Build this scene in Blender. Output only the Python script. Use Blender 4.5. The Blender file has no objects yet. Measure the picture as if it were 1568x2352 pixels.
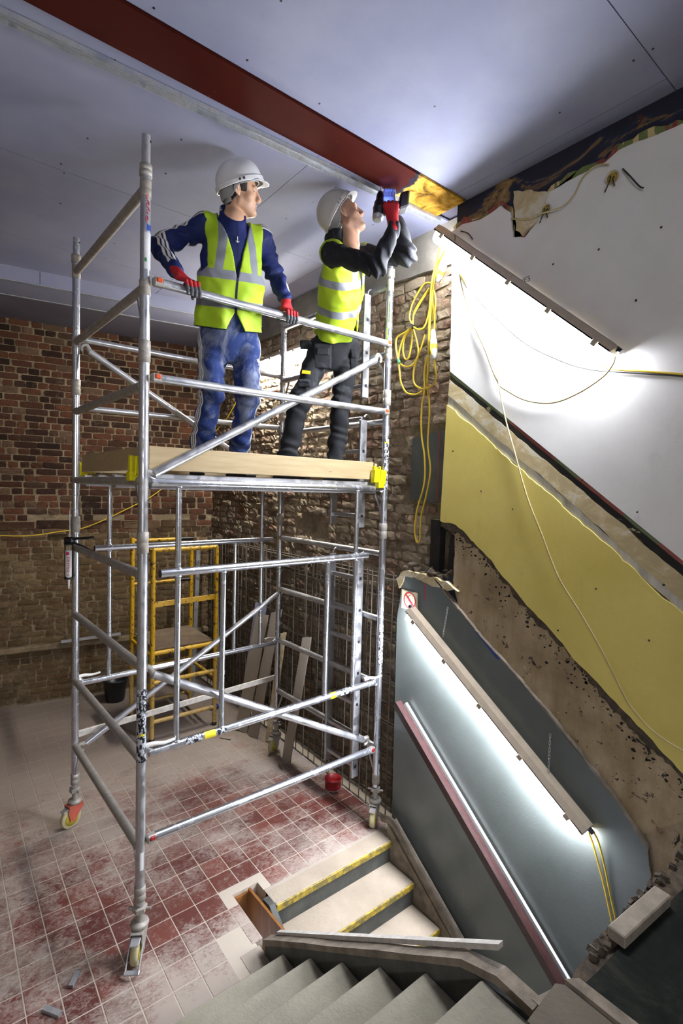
import bpy, math, random
import numpy as np
from mathutils import Vector, Matrix
PI=math.pi
sc=bpy.context.scene
COL=sc.collection
rnd=random.Random(7)
# ------------------------------------------------------------------ camera, world, exposure
cam=bpy.data.cameras.new('camera'); camo=bpy.data.objects.new('camera',cam); COL.objects.link(camo)
cam.sensor_fit='HORIZONTAL'; cam.sensor_width=24.0; cam.lens=17.974
cam.clip_start=0.02
CR=Vector((0.784826,-0.619180,0.025760)); CU=Vector((0.007784,0.051414,0.998647)); CF=Vector((0.619667,0.783564,-0.045171))
CPOS=Vector((-0.85250,-2.76936,2.59582))
camo.matrix_world=Matrix(((CR.x,CU.x,-CF.x,CPOS.x),(CR.y,CU.y,-CF.y,CPOS.y),(CR.z,CU.z,-CF.z,CPOS.z),(0,0,0,1)))
sc.camera=camo
W=bpy.data.worlds.new('world'); sc.world=W; W.use_nodes=True
W.node_tree.nodes['Background'].inputs[0].default_value=(0.80,0.84,1.0,1)
W.node_tree.nodes['Background'].inputs[1].default_value=1.0
sc.view_settings.view_transform='Standard'; sc.view_settings.look='None'
sc.view_settings.exposure=0.0; sc.view_settings.gamma=1.0; sc.view_settings.use_curve_mapping=False
LAMP=170.0          # emission of the fluorescent diffusers
# ------------------------------------------------------------------ materials
def lin(h):
    if not isinstance(h,str): return tuple(h)
    h=h.lstrip('#'); o=[]
    for i in (0,2,4):
        c=int(h[i:i+2],16)/255; o.append(c/12.92 if c<=.04045 else ((c+.055)/1.055)**2.4)
    return tuple(o)
class NT:
    def __init__(s,name):
        s.m=bpy.data.materials.new(name); s.m.use_nodes=True; s.t=s.m.node_tree; s.t.nodes.clear()
        s.out=s.n('ShaderNodeOutputMaterial'); s.b=s.n('ShaderNodeBsdfPrincipled'); s.l(s.b.outputs[0],s.out.inputs[0])
        s._pos=None
    def n(s,k): return s.t.nodes.new(k)
    def l(s,a,b): s.t.links.new(a,b)
    def put(s,sock,v):
        if isinstance(v,bpy.types.NodeSocket): s.l(v,sock)
        elif isinstance(v,str) or (isinstance(v,tuple) and len(v)==3 and sock.type=='RGBA'): sock.default_value=lin(v)+(1,)
        else: sock.default_value=v
    def pos(s):
        if s._pos is None: s._pos=s.n('ShaderNodeNewGeometry').outputs['Position']
        return s._pos
    def obj(s): return s.n('ShaderNodeTexCoord').outputs['Object']
    def map(s,v,scale=(1,1,1),rot=(0,0,0),loc=(0,0,0)):
        m=s.n('ShaderNodeMapping'); s.l(v,m.inputs[0]); m.inputs[1].default_value=loc; m.inputs[2].default_value=rot; m.inputs[3].default_value=scale
        return m.outputs[0]
    def noise(s,scale,detail=4,rough=.55,v=None,dist=0.0):
        m=s.n('ShaderNodeTexNoise'); s.l(v if v is not None else s.pos(),m.inputs['Vector'])
        m.inputs['Scale'].default_value=scale; m.inputs['Detail'].default_value=detail; m.inputs['Roughness'].default_value=rough; m.inputs['Distortion'].default_value=dist
        return m.outputs[0]
    def voro(s,scale,v=None,out='Distance',feature='F1'):
        m=s.n('ShaderNodeTexVoronoi'); m.feature=feature; s.l(v if v is not None else s.pos(),m.inputs['Vector']); m.inputs['Scale'].default_value=scale
        return m.outputs[out]
    def ramp(s,f,stops,interp='LINEAR'):
        m=s.n('ShaderNodeValToRGB'); m.color_ramp.interpolation=interp; e=m.color_ramp.elements
        while len(e)<len(stops): e.new(0.5)
        for i,(p,c) in enumerate(stops):
            e[i].position=p; e[i].color=(lin(c) if not isinstance(c,(int,float)) else (c,c,c))+(1,)
        s.l(f,m.inputs[0]); return m.outputs[0]
    def mix(s,f,a,b,mode='MIX'):
        m=s.n('ShaderNodeMix'); m.data_type='RGBA'; m.blend_type=mode
        s.put(m.inputs[0],f); s.put(m.inputs[6],a); s.put(m.inputs[7],b); return m.outputs[2]
    def math(s,op,a,b=None,clamp=False):
        m=s.n('ShaderNodeMath'); m.operation=op; m.use_clamp=clamp; s.put(m.inputs[0],a)
        if b is not None: s.put(m.inputs[1],b)
        return m.outputs[0]
    def step(s,v,lo,hi):
        m=s.n('ShaderNodeMapRange'); m.clamp=True; s.put(m.inputs[0],v); m.inputs[1].default_value=lo; m.inputs[2].default_value=hi; return m.outputs[0]
    def xyz(s,v=None):
        m=s.n('ShaderNodeSeparateXYZ'); s.l(v if v is not None else s.pos(),m.inputs[0]); return m.outputs
    def attr(s,name):
        m=s.n('ShaderNodeAttribute'); m.attribute_name=name; return m.outputs['Fac']
    def rand(s):
        a=s.n('ShaderNodeObjectInfo').outputs['Random']; g=s.n('ShaderNodeNewGeometry').outputs['Random Per Island']
        return s.math('FRACT',s.math('ADD',a,g))
    def bump(s,h,strength=.4,dist=.01):
        m=s.n('ShaderNodeBump'); m.inputs['Strength'].default_value=strength; m.inputs['Distance'].default_value=dist
        s.l(h,m.inputs['Height']); s.l(m.outputs[0],s.b.inputs['Normal'])
    def fin(s,base,rough=.6,metal=0.0,spec=None):
        s.put(s.b.inputs['Base Color'],base); s.put(s.b.inputs['Roughness'],rough); s.put(s.b.inputs['Metallic'],metal)
        if spec is not None: s.b.inputs['Specular IOR Level'].default_value=spec
        return s.m
def flat(name,c,rough=.6,metal=0.0,vary=.12,scale=9,bump=0.0,bs=120,spec=None):
    t=NT(name); c=lin(c); c2=tuple(v*(1-vary*1.6) for v in c); c3=tuple(min(1,v*(1+vary)) for v in c)
    col=t.ramp(t.noise(scale,5,.6),[(.3,c2),(.7,c3)])
    if bump: t.bump(t.noise(bs,3),bump,.004)
    return t.fin(col,rough,metal,spec)
def glow(name,c,strength):
    t=NT(name); t.b.inputs['Emission Color'].default_value=lin(c)+(1,); t.b.inputs['Emission Strength'].default_value=strength
    return t.fin(c,.4)
M={}
def m_alu(name,dust,base='#c9ccd2',rough=.24):
    t=NT(name); p=t.pos()
    sm=t.noise(14,5,.65); fine=t.noise(90,4,.7,t.map(p,(1,1,.35)))
    d=t.step(t.math('ADD',t.math('MULTIPLY',sm,.95),t.math('MULTIPLY',fine,.13)),.70-dust,1.10-dust)
    col=t.mix(d,base,'#8c8478'); t.bump(fine,.03,.002)
    return t.fin(col,t.math('ADD',t.math('MULTIPLY',d,.42),rough),t.math('SUBTRACT',.92,t.math('MULTIPLY',d,.75)))
M['alu']=m_alu('aluminium_tube',.12); M['alu_dusty']=m_alu('dusty_aluminium',.46,'#a9a6a2',.34)
M['alu_mid']=m_alu('worn_aluminium',.24,'#bfc1c5',.28); M['cast']=m_alu('cast_aluminium_coupling',.40,'#b4b1aa',.4)
M['galv']=m_alu('galvanised_steel',.30,'#b9bec2',.33)
M['white_dusty']=flat('plaster_splashed_tube','#b7b1a6',.8,vary=.15,scale=30,bump=.3)
def m_ceiling():
    t=NT('lavender_plasterboard'); n=t.noise(1.7,5,.6); n2=t.noise(9,6,.7)
    col=t.mix(t.step(n,.35,.75),'#777990','#878999'); col=t.mix(t.math('MULTIPLY',t.step(n2,.62,.80),.25),col,'#73727f')
    t.bump(t.noise(300,2),.05,.002); return t.fin(col,.72)
M['ceiling']=m_ceiling()
M['board_dark']=flat('grey_board_soffit','#5d5a66',.8,vary=.12,scale=2)
def m_beam():
    t=NT('red_oxide_steel'); p=t.pos(); x=t.xyz(p)[0]
    red=t.mix(t.noise(6,5,.6),'#2e0d08','#42140c')
    och=t.ramp(t.noise(9,6,.7,dist=.6),[(.30,'#2a1d10'),(.42,'#7a5a1c'),(.55,'#b98a34'),(.70,'#c9a860')])
    e=t.step(t.math('ADD',x,t.math('MULTIPLY',t.noise(7,4,.6),.28)),1.62,1.64)
    e2=t.step(t.math('ADD',x,t.math('MULTIPLY',t.noise(7,4,.6),.28)),1.57,1.60)
    col=t.mix(e2,red,'#20242c'); col=t.mix(e,col,och)
    sc_=t.step(t.noise(40,3,.6),.74,.78); col=t.mix(sc_,col,'#8d6a60')
    return t.fin(col,.75,0.0,.06)
M['beam']=m_beam()
def m_white_plaster():
    t=NT('white_painted_plaster'); n=t.noise(2.2,5,.6); st=t.noise(5,6,.7,t.map(t.pos(),(1,1,.5)))
    col=t.mix(t.step(n,.3,.8),'#cdcbc5','#dddbd5'); col=t.mix(t.math('MULTIPLY',t.step(st,.60,.85),.45),col,'#a8a49b')
    t.bump(t.noise(160,4,.6),.12,.004); return t.fin(col,.7)
M['white_plaster']=m_white_plaster()
def m_yellow():
    t=NT('yellow_painted_plaster'); n=t.noise(2.0,5,.65); st=t.noise(6,6,.7,t.map(t.pos(),(1,1,.25)))
    col=t.mix(t.step(n,.3,.8),'#c2b056','#d6c56e'); col=t.mix(t.math('MULTIPLY',t.step(st,.56,.8),.5),col,'#a08d42')
    ch=t.step(t.voro(3.6),.045,.035); col=t.mix(ch,col,'#6b4f3c')
    t.bump(t.noise(110,4,.6),.12,.004); return t.fin(col,.52)
M['yellow']=m_yellow()
def m_grey_gloss():
    t=NT('grey_green_gloss_paint'); n=t.noise(2.5,5,.6); st=t.noise(4,6,.65,t.map(t.pos(),(1,1,.3)))
    col=t.mix(t.step(n,.3,.8),'#535955','#636965'); col=t.mix(t.math('MULTIPLY',t.step(st,.55,.8),.35),col,'#444743')
    t.bump(t.noise(60,5,.6),.22,.004); return t.fin(col,.33)
M['grey']=m_grey_gloss()
M['slate']=flat('dark_grey_paint','#3f423e',.55,vary=.2,scale=6,bump=.15)
def m_brown():
    t=NT('bare_brown_plaster'); p=t.pos(); n=t.noise(3,6,.65); st=t.noise(9,5,.6,t.map(p,(1,1,.22)))
    col=t.ramp(n,[(.25,'#7a664a'),(.5,'#a18d6c'),(.75,'#bfae92')]); col=t.mix(t.math('MULTIPLY',t.step(st,.42,.68),.75),col,'#7d6844')
    cr=t.step(t.noise(11,6,.75,dist=.8),.60,.64); col=t.mix(cr,col,'#1d1712')
    lt=t.step(t.noise(17,5,.7),.66,.70); col=t.mix(lt,col,'#b3a695')
    h=t.math('SUBTRACT',t.noise(45,6,.7),t.math('MULTIPLY',cr,.9)); t.bump(h,.6,.012); return t.fin(col,.85)
M['brown']=m_brown()
def m_old_top():
    t=NT('torn_old_paint_layers'); p=t.pos(); n=t.noise(3.2,7,.66,t.map(p,(1,.6,1.5)),.8); n2=t.noise(8,5,.7,dist=.5)
    col=t.ramp(n,[(.30,'#0f0d12'),(.46,'#141728'),(.515,'#1d2138'),(.53,'#5f492b'),(.60,'#8d7145'),(.70,'#b8a576')],'LINEAR')
    col=t.mix(t.step(n2,.63,.66),col,'#46201a'); t.bump(n,.6,.012); return t.fin(col,.8)
M['old_top']=m_old_top()
def m_fringe():
    t=NT('red_green_cream_paint_fringe'); n=t.noise(6,3,.6,t.map(t.pos(),(1,1.3,.25)),.2)
    col=t.ramp(n,[(.34,'#7a3a30'),(.44,'#8a4a3a'),(.46,'#66713f'),(.54,'#6f7a4a'),(.56,'#c2ab74'),(.66,'#b99f63')],'CONSTANT')
    return t.fin(col,.8)
M['fringe']=m_fringe()
def m_stripe():
    t=NT('black_dado_stripe'); n=t.noise(7,6,.7,t.map(t.pos(),(1,.6,1)),.5)
    col=t.ramp(n,[(.50,'#121416'),(.585,'#1a211e'),(.60,'#b4a981'),(.75,'#a89c70')]); 
    t.bump(n,.4,.006); return t.fin(col,.5)
M['stripe']=m_stripe()
def m_redgreen():
    t=NT('red_green_dado_line'); n=t.noise(2.6,3,.6)
    return t.fin(t.ramp(n,[(.40,'#7d4038'),(.50,'#8c5147'),(.52,'#5f6a48'),(.7,'#6d7452')]),.7)
M['redgreen']=m_redgreen()
def m_cream():
    t=NT('cream_old_paint'); n=t.noise(7,6,.7,t.map(t.pos(),(1,.7,1)),.7)
    col=t.ramp(n,[(.42,'#a8976f'),(.52,'#b7a67f'),(.57,'#c4bda6'),(.7,'#b3aa90')]); t.bump(n,.3,.006); return t.fin(col,.7)
M['cream']=m_cream()
def m_white2():
    t=NT('white_drip_band'); st=t.noise(12,5,.7,t.map(t.pos(),(1,1,.15)))
    col=t.mix(t.step(st,.45,.75),'#c4c1b8','#8f8a7a'); return t.fin(col,.6)
M['white2']=m_white2()
def m_brick(name,stops,mort,amount,bump=.9,yel=True):
    t=NT(name); p=t.pos(); z=t.xyz(p)[2]; r=t.rand()
    col=t.ramp(r,stops); n=t.noise(26,5,.7); col=t.mix(t.math('MULTIPLY',t.step(n,.35,.75),.75),col,'#2a1c15','MULTIPLY') if False else t.mix(t.math('MULTIPLY',t.step(n,.42,.75),.5),col,'#33231b')
    if yel:
        lo=t.step(t.math('ADD',z,t.math('MULTIPLY',t.noise(1.6,4,.6),1.1)),2.75,2.35)
        yc=t.ramp(r,[(0,'#5a4930'),(.35,'#6a5638'),(.7,'#58442f'),(1,'#776444')])
        col=t.mix(t.math('MULTIPLY',lo,.75),col,yc)
    sm=t.math('ADD',t.math('MULTIPLY',t.noise(5,5,.65),.6),t.math('MULTIPLY',t.noise(34,4,.7),.4))
    if yel: sm=t.math('ADD',sm,t.math('MULTIPLY',lo,.10))
    sm=t.step(sm,.60-amount,.82-amount)
    col=t.mix(t.math('MULTIPLY',sm,.75),col,mort)
    t.bump(t.math('ADD',t.noise(48,5,.75),t.math('MULTIPLY',t.noise(160,3,.7),.5)),bump,.012); return t.fin(col,.9,spec=.2)
M['brick_back']=m_brick('old_red_stock_brick',[(0,'#241812'),(.2,'#38241a'),(.45,'#4d2f21'),(.7,'#5f3b28'),(.85,'#3c2a20'),(1,'#6b5440')],'#85755c',.03)
M['brick_side']=m_brick('hacked_rubble_brick',[(0,'#4a3429'),(.2,'#6b4433'),(.38,'#84543c'),(.55,'#8c7a62'),(.8,'#9d8b72'),(1,'#ab9a80')],'#a99a83',.24,1.0,False)
def m_mortar():
    t=NT('lime_mortar'); n=t.noise(9,6,.7)
    col=t.ramp(n,[(.25,'#54483a'),(.5,'#84745b'),(.75,'#a08f74')]); t.bump(t.noise(40,6,.75),1.0,.02); return t.fin(col,.95,spec=.2)
M['mortar']=m_mortar()
M['concrete']=flat('concrete_band','#7d776c',.9,vary=.22,scale=5,bump=.5,bs=60)
def dustmask(t):
    p=t.pos(); x,y,z=t.xyz(p)
    big=t.noise(1.25,5,.6); mid=t.noise(6,6,.7,dist=1.2); fine=t.noise(26,6,.75,t.map(p,(1,1.6,1),(0,0,.6)),1.5)
    return x,y,z,t.math('ADD',t.math('ADD',t.math('MULTIPLY',big,.50),t.math('MULTIPLY',mid,.25)),t.math('MULTIPLY',fine,.42))
def m_tile():
    t=NT('red_quarry_tile'); x,y,z,d=dustmask(t); r=t.rand()
    red=t.ramp(r,[(0,'#542c27'),(.5,'#62332b'),(1,'#6f3e34')])
    far=t.step(t.math('ADD',y,t.math('MULTIPLY',x,-.1)),.5,2.8)          # building dust settled thicker away from the walked strip
    near=t.step(t.math('ADD',t.math('MULTIPLY',y,-1.0),t.math('MULTIPLY',x,.25)),.16,.75)
    d=t.math('ADD',d,t.math('ADD',t.math('MULTIPLY',far,.20),t.math('MULTIPLY',near,.16)))
    k=t.step(d,.545,.68)
    dc=t.mix(t.noise(3,3,.6),'#92867b','#b5a99b'); dc=t.mix(t.math('MULTIPLY',far,.8),dc,'#6b6056')
    col=t.mix(t.math('MULTIPLY',k,.88),red,dc); t.bump(d,.12,.003)
    return t.fin(col,t.math('ADD',.42,t.math('MULTIPLY',k,.45)))
M['tile']=m_tile()
def m_grout():
    t=NT('pale_dusty_grout'); x,y,z,d=dustmask(t); far=t.step(t.math('ADD',y,t.math('MULTIPLY',x,-.1)),.5,2.8)
    return t.fin(t.mix(t.math('MULTIPLY',far,.85),t.mix(d,'#a39786','#b8ac9c'),'#74695e'),.9)
M['grout']=m_grout()
def m_tread(name,c1,c2,nose):
    t=NT(name); p=t.pos(); n=t.noise(4,6,.65); f=t.noise(70,4,.7)
    col=t.mix(t.step(n,.3,.75),c1,c2); col=t.mix(t.math('MULTIPLY',t.step(f,.6,.75),.35),col,'#6b6255')
    t.bump(t.math('ADD',f,t.math('MULTIPLY',t.noise(28,5,.7),.9)),.6,.006); return t.fin(col,.85)
M['tread']=m_tread('dusty_stone_tread','#8f8270','#a59885',1); M['tread_up']=m_tread('gritty_grey_tread','#7d7869','#99937f',1)
M['screed']=m_tread('dusty_screed','#958a7b','#aa9f90',1)
def m_nose():
    t=NT('worn_yellow_nosing'); k=t.step(t.noise(24,5,.7),.42,.62)
    return t.fin(t.mix(k,'#6e6436','#b79a2a'),.6)
M['nose']=m_nose()
M['slab_dark']=m_tread('dirty_stone_slab','#544d40','#6b6252',1); M['slab_left']=m_tread('dark_dirty_slab','#332e26','#453f34',1)
M['riser']=flat('dark_grey_riser','#494a45',.75,vary=.3,scale=7,bump=.3)
M['dust_timber']=flat('dust_covered_timber','#7d7262',.85,vary=.28,scale=14,bump=.4)
M['debris']=flat('rubble_dirt','#4a3f31',.95,vary=.4,scale=30,bump=1.0,bs=50)
def m_landing():
    t=NT('scuffed_dark_landing'); n=t.noise(4,6,.7,dist=.8)
    return t.fin(t.ramp(n,[(.35,'#121513'),(.5,'#1a1d1a'),(.62,'#2c2b25'),(.78,'#504a3b')]),.9,spec=.1)
M['landing']=m_landing()
def m_wood(name,c1,c2,rough=.55,axis=(1,14,14),knots=True):
    t=NT(name); v=t.obj(); n=t.noise(3.2,4,.6,t.map(v,axis),.5)
    col=t.mix(t.step(n,.3,.7),c1,c2)
    if knots:
        k=t.step(t.voro(2.2,t.map(v,(1,3,3))),.07,.05); col=t.mix(k,col,'#6b4a28')
    return t.fin(col,rough)
M['pine']=m_wood('pale_pine_board','#94805a','#a8946e'); M['mdf']=flat('grey_brown_board_offcut','#8a7f70',.85,vary=.08,scale=5)
M['ply']=m_wood('orange_brown_ply','#6b431c','#8a5a28',.5,(14,14,1),False)
M['mahogany']=m_wood('dusty_mahogany','#2e1b19','#412826',.4,(14,1.5,14),False)
M['white_paint']=flat('white_gloss_paint','#cfcfcb',.4,vary=.06)
M['yellow_plastic']=flat('yellow_plastic','#d9cf0c',.38,vary=.05)
def m_chip():
    t=NT('chipped_yellow_steel'); k=t.step(t.noise(24,6,.72),.55,.585); z=t.xyz()[2]
    d=t.math('MULTIPLY',t.step(t.math('ADD',z,t.math('MULTIPLY',t.noise(8,4,.6),.5)),1.05,.55),.6)
    return t.fin(t.mix(d,t.mix(k,'#b98f06','#2e2615'),'#8f7c5a'),.5)
M['chip_yellow']=m_chip()
M['deck_ply']=flat('brown_platform_ply','#6b5a48',.85,vary=.2,scale=8)
M['rust']=flat('brown_rebar','#5e5447',.8,vary=.25,scale=12,bump=.3)
M['housing']=flat('beige_lamp_housing','#a89a86',.55,vary=.08,scale=14)
M['white_plastic']=flat('white_plastic','#d6d4ce',.35,vary=.04)
M['black_plastic']=flat('black_plastic','#15161a',.4,vary=.1)
M['black_steel']=flat('black_painted_steel','#101218',.3,.2,vary=.1)
M['cable_yellow']=flat('yellow_cable_sheath','#c8a92a',.45,vary=.08)
M['cable_cream']=flat('cream_cable_sheath','#b0a070',.5,vary=.08)
M['cable_olive']=flat('olive_cable','#6a5d35',.5); M['cable_dark']=flat('dark_cable','#23211f',.5)
M['orange']=flat('orange_red_clip','#c2491c',.4); M['red_clip']=flat('dark_red_clip','#8c1f22',.4)
M['wheel']=flat('cream_wheel_tyre','#aaa17c',.55,vary=.1); M['hub']=flat('yellow_wheel_hub','#a8982c',.5)
M['red_bracket']=flat('red_caster_bracket','#a8503f',.5,vary=.15)
M['diffuser']=glow('glowing_lamp_diffuser','#eef2ff',LAMP*1.45); M['diffuser2']=glow('glowing_lamp_diffuser_lower','#eef2ff',LAMP*.9); M['diffuser3']=glow('glowing_lamp_diffuser_far','#f6f3ec',LAMP*2.2); M['diffuser_fill']=glow('added_fill_lamp_diffuser','#f2f4ff',LAMP*.62)
M['sticker_white']=flat('white_sticker','#c9c9c6',.5); M['sticker_yellow']=flat('yellow_warning_sticker','#d8c414',.45); M['sticker_black']=flat('black_sticker','#17181c',.5)
M['red_print']=flat('crimson_print','#b3164a',.5,vary=.03); M['red_sign']=flat('red_sign_paint','#b4202c',.5,vary=.03)
M['cream_sign']=flat('cream_sign_board','#d2c9a6',.5,vary=.05); M['red_spray']=flat('red_marker_paint','#b33a40',.6)
M['blue']=flat('blue_plastic','#1d3f96',.4); M['green']=flat('green_tape','#3a8a52',.5)
# ------------------------------------------------------------------ mesh helpers
class MB:
    """collects shapes for ONE mesh object"""
    def __init__(s): s.v=[]; s.f=[]; s.sm=[]; s.mi=[]; s.cur=0
    def add(s,vs,fs,smooth=False):
        o=len(s.v); s.v+= [tuple(map(float,q)) for q in vs]; s.f+=[tuple(o+i for i in f) for f in fs]; s.sm+=[smooth]*len(fs); s.mi+=[s.cur]*len(fs); return s
    def box(s,c,d,rot=None,ch=0.0):
        hx,hy,hz=d[0]/2,d[1]/2,d[2]/2; vs=[]; fs=[]
        if ch<=0:
            vs=[(x,y,z) for x in(-hx,hx) for y in(-hy,hy) for z in(-hz,hz)]
            fs=[(0,1,3,2),(4,6,7,5),(0,4,5,1),(2,3,7,6),(0,2,6,4),(1,5,7,3)]
        else:
            ch=min(ch,hx*.9,hy*.9,hz*.9); idx={}
            for a in range(3):
                h=[hx,hy,hz]
                for sx in(-1,1):
                    for sy in(-1,1):
                        for sz in(-1,1):
                            g=[sx,sy,sz]; q=[g[i]*(h[i] if i==a else h[i]-ch) for i in range(3)]
                            idx[(a,sx,sy,sz)]=len(vs); vs.append(q)
            def F(*k): fs.append(tuple(idx[i] for i in k))
            for a in range(3):
                for sg in(-1,1):
                    b,c2=[(1,2),(2,0),(0,1)][a]; q=[]
                    for (p,r) in ((-1,-1),(1,-1),(1,1),(-1,1)):
                        g=[0,0,0]; g[a]=sg; g[b]=p; g[c2]=r; q.append((a,*g))
                    F(*(q if sg>0 else q[::-1]))
            for a in range(3):
                b,c2=[(1,2),(2,0),(0,1)][a]
                for sb in(-1,1):
                    for sc2 in(-1,1):
                        def g(k,sa):
                            r=[0,0,0]; r[a]=sa; r[b]=sb; r[c2]=sc2; return (k,*r)
                        q=[g(b,-1),g(b,1),g(c2,1),g(c2,-1)]; F(*(q if sb*sc2<0 else q[::-1]))
            for sx in(-1,1):
                for sy in(-1,1):
                    for sz in(-1,1):
                        q=[(0,sx,sy,sz),(1,sx,sy,sz),(2,sx,sy,sz)]; F(*(q if sx*sy*sz>0 else q[::-1]))
        R=rot if rot is not None else Matrix.Identity(3); C=Vector(c)
        return s.add([C+R@Vector(q) for q in vs],fs)
    def tube(s,p0,p1,r,n=14,r1=None,cap=True,hollow=False):
        p0=Vector(p0); p1=Vector(p1); d=(p1-p0).normalized(); a=d.orthogonal().normalized(); b=d.cross(a); r1=r if r1 is None else r1
        vs=[p0+(a*math.cos(2*PI*i/n)+b*math.sin(2*PI*i/n))*r for i in range(n)]+[p1+(a*math.cos(2*PI*i/n)+b*math.sin(2*PI*i/n))*r1 for i in range(n)]
        s.add(vs,[(i,(i+1)%n,n+(i+1)%n,n+i) for i in range(n)],True)
        if cap: s.add(vs[:n],[tuple(range(n))[::-1]]); s.add(vs[n:],[tuple(range(n))])
        return s
    def path(s,pts,r,n=8,cap=True,sub=6,spline=True,flat=None):
        P=[Vector(q) for q in pts]
        if spline and len(P)>2:
            Q=[]
            for i in range(len(P)-1):
                a=P[i-1] if i else P[0]*2-P[1]; b=P[i]; c=P[i+1]; d=P[i+2] if i+2<len(P) else P[-1]*2-P[-2]
                for k in range(sub):
                    t=k/sub; Q.append(.5*((2*b)+(c-a)*t+(2*a-5*b+4*c-d)*t*t+(3*b-a-3*c+d)*t*t*t))
            Q.append(P[-1]); P=Q
        m=len(P)
        if isinstance(r,(list,tuple)): r=list(np.interp(np.linspace(0,1,m),np.linspace(0,1,len(r)),r))
        T=[(P[min(i+1,m-1)]-P[max(i-1,0)]).normalized() for i in range(m)]
        a=T[0].orthogonal().normalized(); vs=[]
        for i in range(m):
            a=(a-T[i]*a.dot(T[i]))
            a=a.normalized() if a.length>1e-6 else T[i].orthogonal().normalized(); b=T[i].cross(a); rr=r[i] if isinstance(r,(list,tuple)) else r
            vs+=[P[i]+(a*math.cos(2*PI*k/n)+b*math.sin(2*PI*k/n))*rr for k in range(n)]
        s.add(vs,[(i*n+k,i*n+(k+1)%n,(i+1)*n+(k+1)%n,(i+1)*n+k) for i in range(m-1) for k in range(n)],True)
        if cap: s.add(vs[:n],[tuple(range(n))[::-1]]); s.add(vs[-n:],[tuple(range(n))])
        return s
    def lathe(s,prof,c,ax=(0,0,1),n=20,smooth=True):
        ax=Vector(ax).normalized(); a=ax.orthogonal().normalized(); b=ax.cross(a); C=Vector(c); vs=[]
        for r,h in prof: vs+=[C+ax*h+(a*math.cos(2*PI*k/n)+b*math.sin(2*PI*k/n))*max(r,1e-4) for k in range(n)]
        m=len(prof)
        s.add(vs,[(i*n+k,i*n+(k+1)%n,(i+1)*n+(k+1)%n,(i+1)*n+k) for i in range(m-1) for k in range(n)],smooth)
        s.add(vs[:n],[tuple(range(n))[::-1]]); s.add(vs[-n:],[tuple(range(n))]); return s
    def prism(s,poly,o,u,v,w):
        """polygon in (u,v) extruded by vector w, from origin o"""
        o,u,v,w=Vector(o),Vector(u),Vector(v),Vector(w); n=len(poly); A=[o+u*x+v*y for x,y in poly]
        area=sum(poly[i][0]*poly[(i+1)%n][1]-poly[(i+1)%n][0]*poly[i][1] for i in range(n))
        if (area<0)!=(u.cross(v).dot(w)<0): pass
        vs=A+[q+w for q in A]; up=(area>0)==(u.cross(v).dot(w)>0)
        f=[tuple(range(n))[::-1],tuple(range(n,2*n))]+[(i,(i+1)%n,n+(i+1)%n,n+i) for i in range(n)]
        if not up: f=[g[::-1] for g in f]
        return s.add(vs,f)
    def mesh(s,name,mats):
        me=bpy.data.meshes.new(name); me.from_pydata(s.v,[],s.f)
        for m in (mats if isinstance(mats,(list,tuple)) else [mats]): me.materials.append(m)
        me.polygons.foreach_set('use_smooth',s.sm); me.polygons.foreach_set('material_index',s.mi); me.update(); return me
    def obj(s,name,mats,parent=None,loc=None):
        """links the collected shapes as one object; with a parent the coordinates are the parent's"""
        me=s.mesh(name,mats); o=bpy.data.objects.new(name,me); COL.objects.link(o)
        if loc is not None:
            L=Vector(loc)
            for q in me.vertices: q.co-=L
            o.location=L
        if parent: o.parent=parent
        return o
def tag(o,label=None,cat=None,group=None,kind=None):
    if label: o['label']=label
    if cat: o['category']=cat
    if group: o['group']=group
    if kind: o['kind']=kind
    return o
def empty(name,loc,label=None,cat=None,group=None,rz=0,kind=None):
    o=bpy.data.objects.new(name,None); COL.objects.link(o); o.location=loc; o.rotation_euler=(0,0,rz); o.empty_display_size=.1
    return tag(o,label,cat,group,kind)
def inst(name,me,parent=None,loc=(0,0,0),rot=(0,0,0),scale=(1,1,1)):
    o=bpy.data.objects.new(name,me); COL.objects.link(o); o.location=loc; o.rotation_euler=rot; o.scale=scale
    if parent: o.parent=parent
    return o
def pxsize(p,size):
    """how large a piece shows from the photograph's viewpoint, 0 outside the view"""
    d=Vector(p)-CPOS; z=d.dot(CF)
    if z<.3: return 0
    x=d.dot(CR)/z; y=d.dot(CU)/z
    return size/z if abs(x)<.70 and abs(y)<1.04 else 0
def ragged(pts,amp,step,seed,closed=True,fixed=()):
    """subdivides an outline and makes it uneven, edges listed in fixed stay straight"""
    r=random.Random(seed); out=[]; n=len(pts)
    for i in range(n if closed else n-1):
        a=Vector(pts[i]).to_2d(); b=Vector(pts[(i+1)%n]).to_2d(); L=(b-a).length; out.append((a.x,a.y))
        if i in fixed or L<step: continue
        m=int(L/step); t=(b-a).normalized(); nn=Vector((-t.y,t.x)); w=0
        for k in range(1,m):
            w=.6*w+r.uniform(-amp,amp); q=a+t*(L*(k+r.uniform(-.25,.25))/m)+nn*w; out.append((q.x,q.y))
    return out

# ------------------------------------------------------------------ the room shell
CZ=4.52; WX=1.88
def yz(p): return (p[1],p[2])
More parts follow.
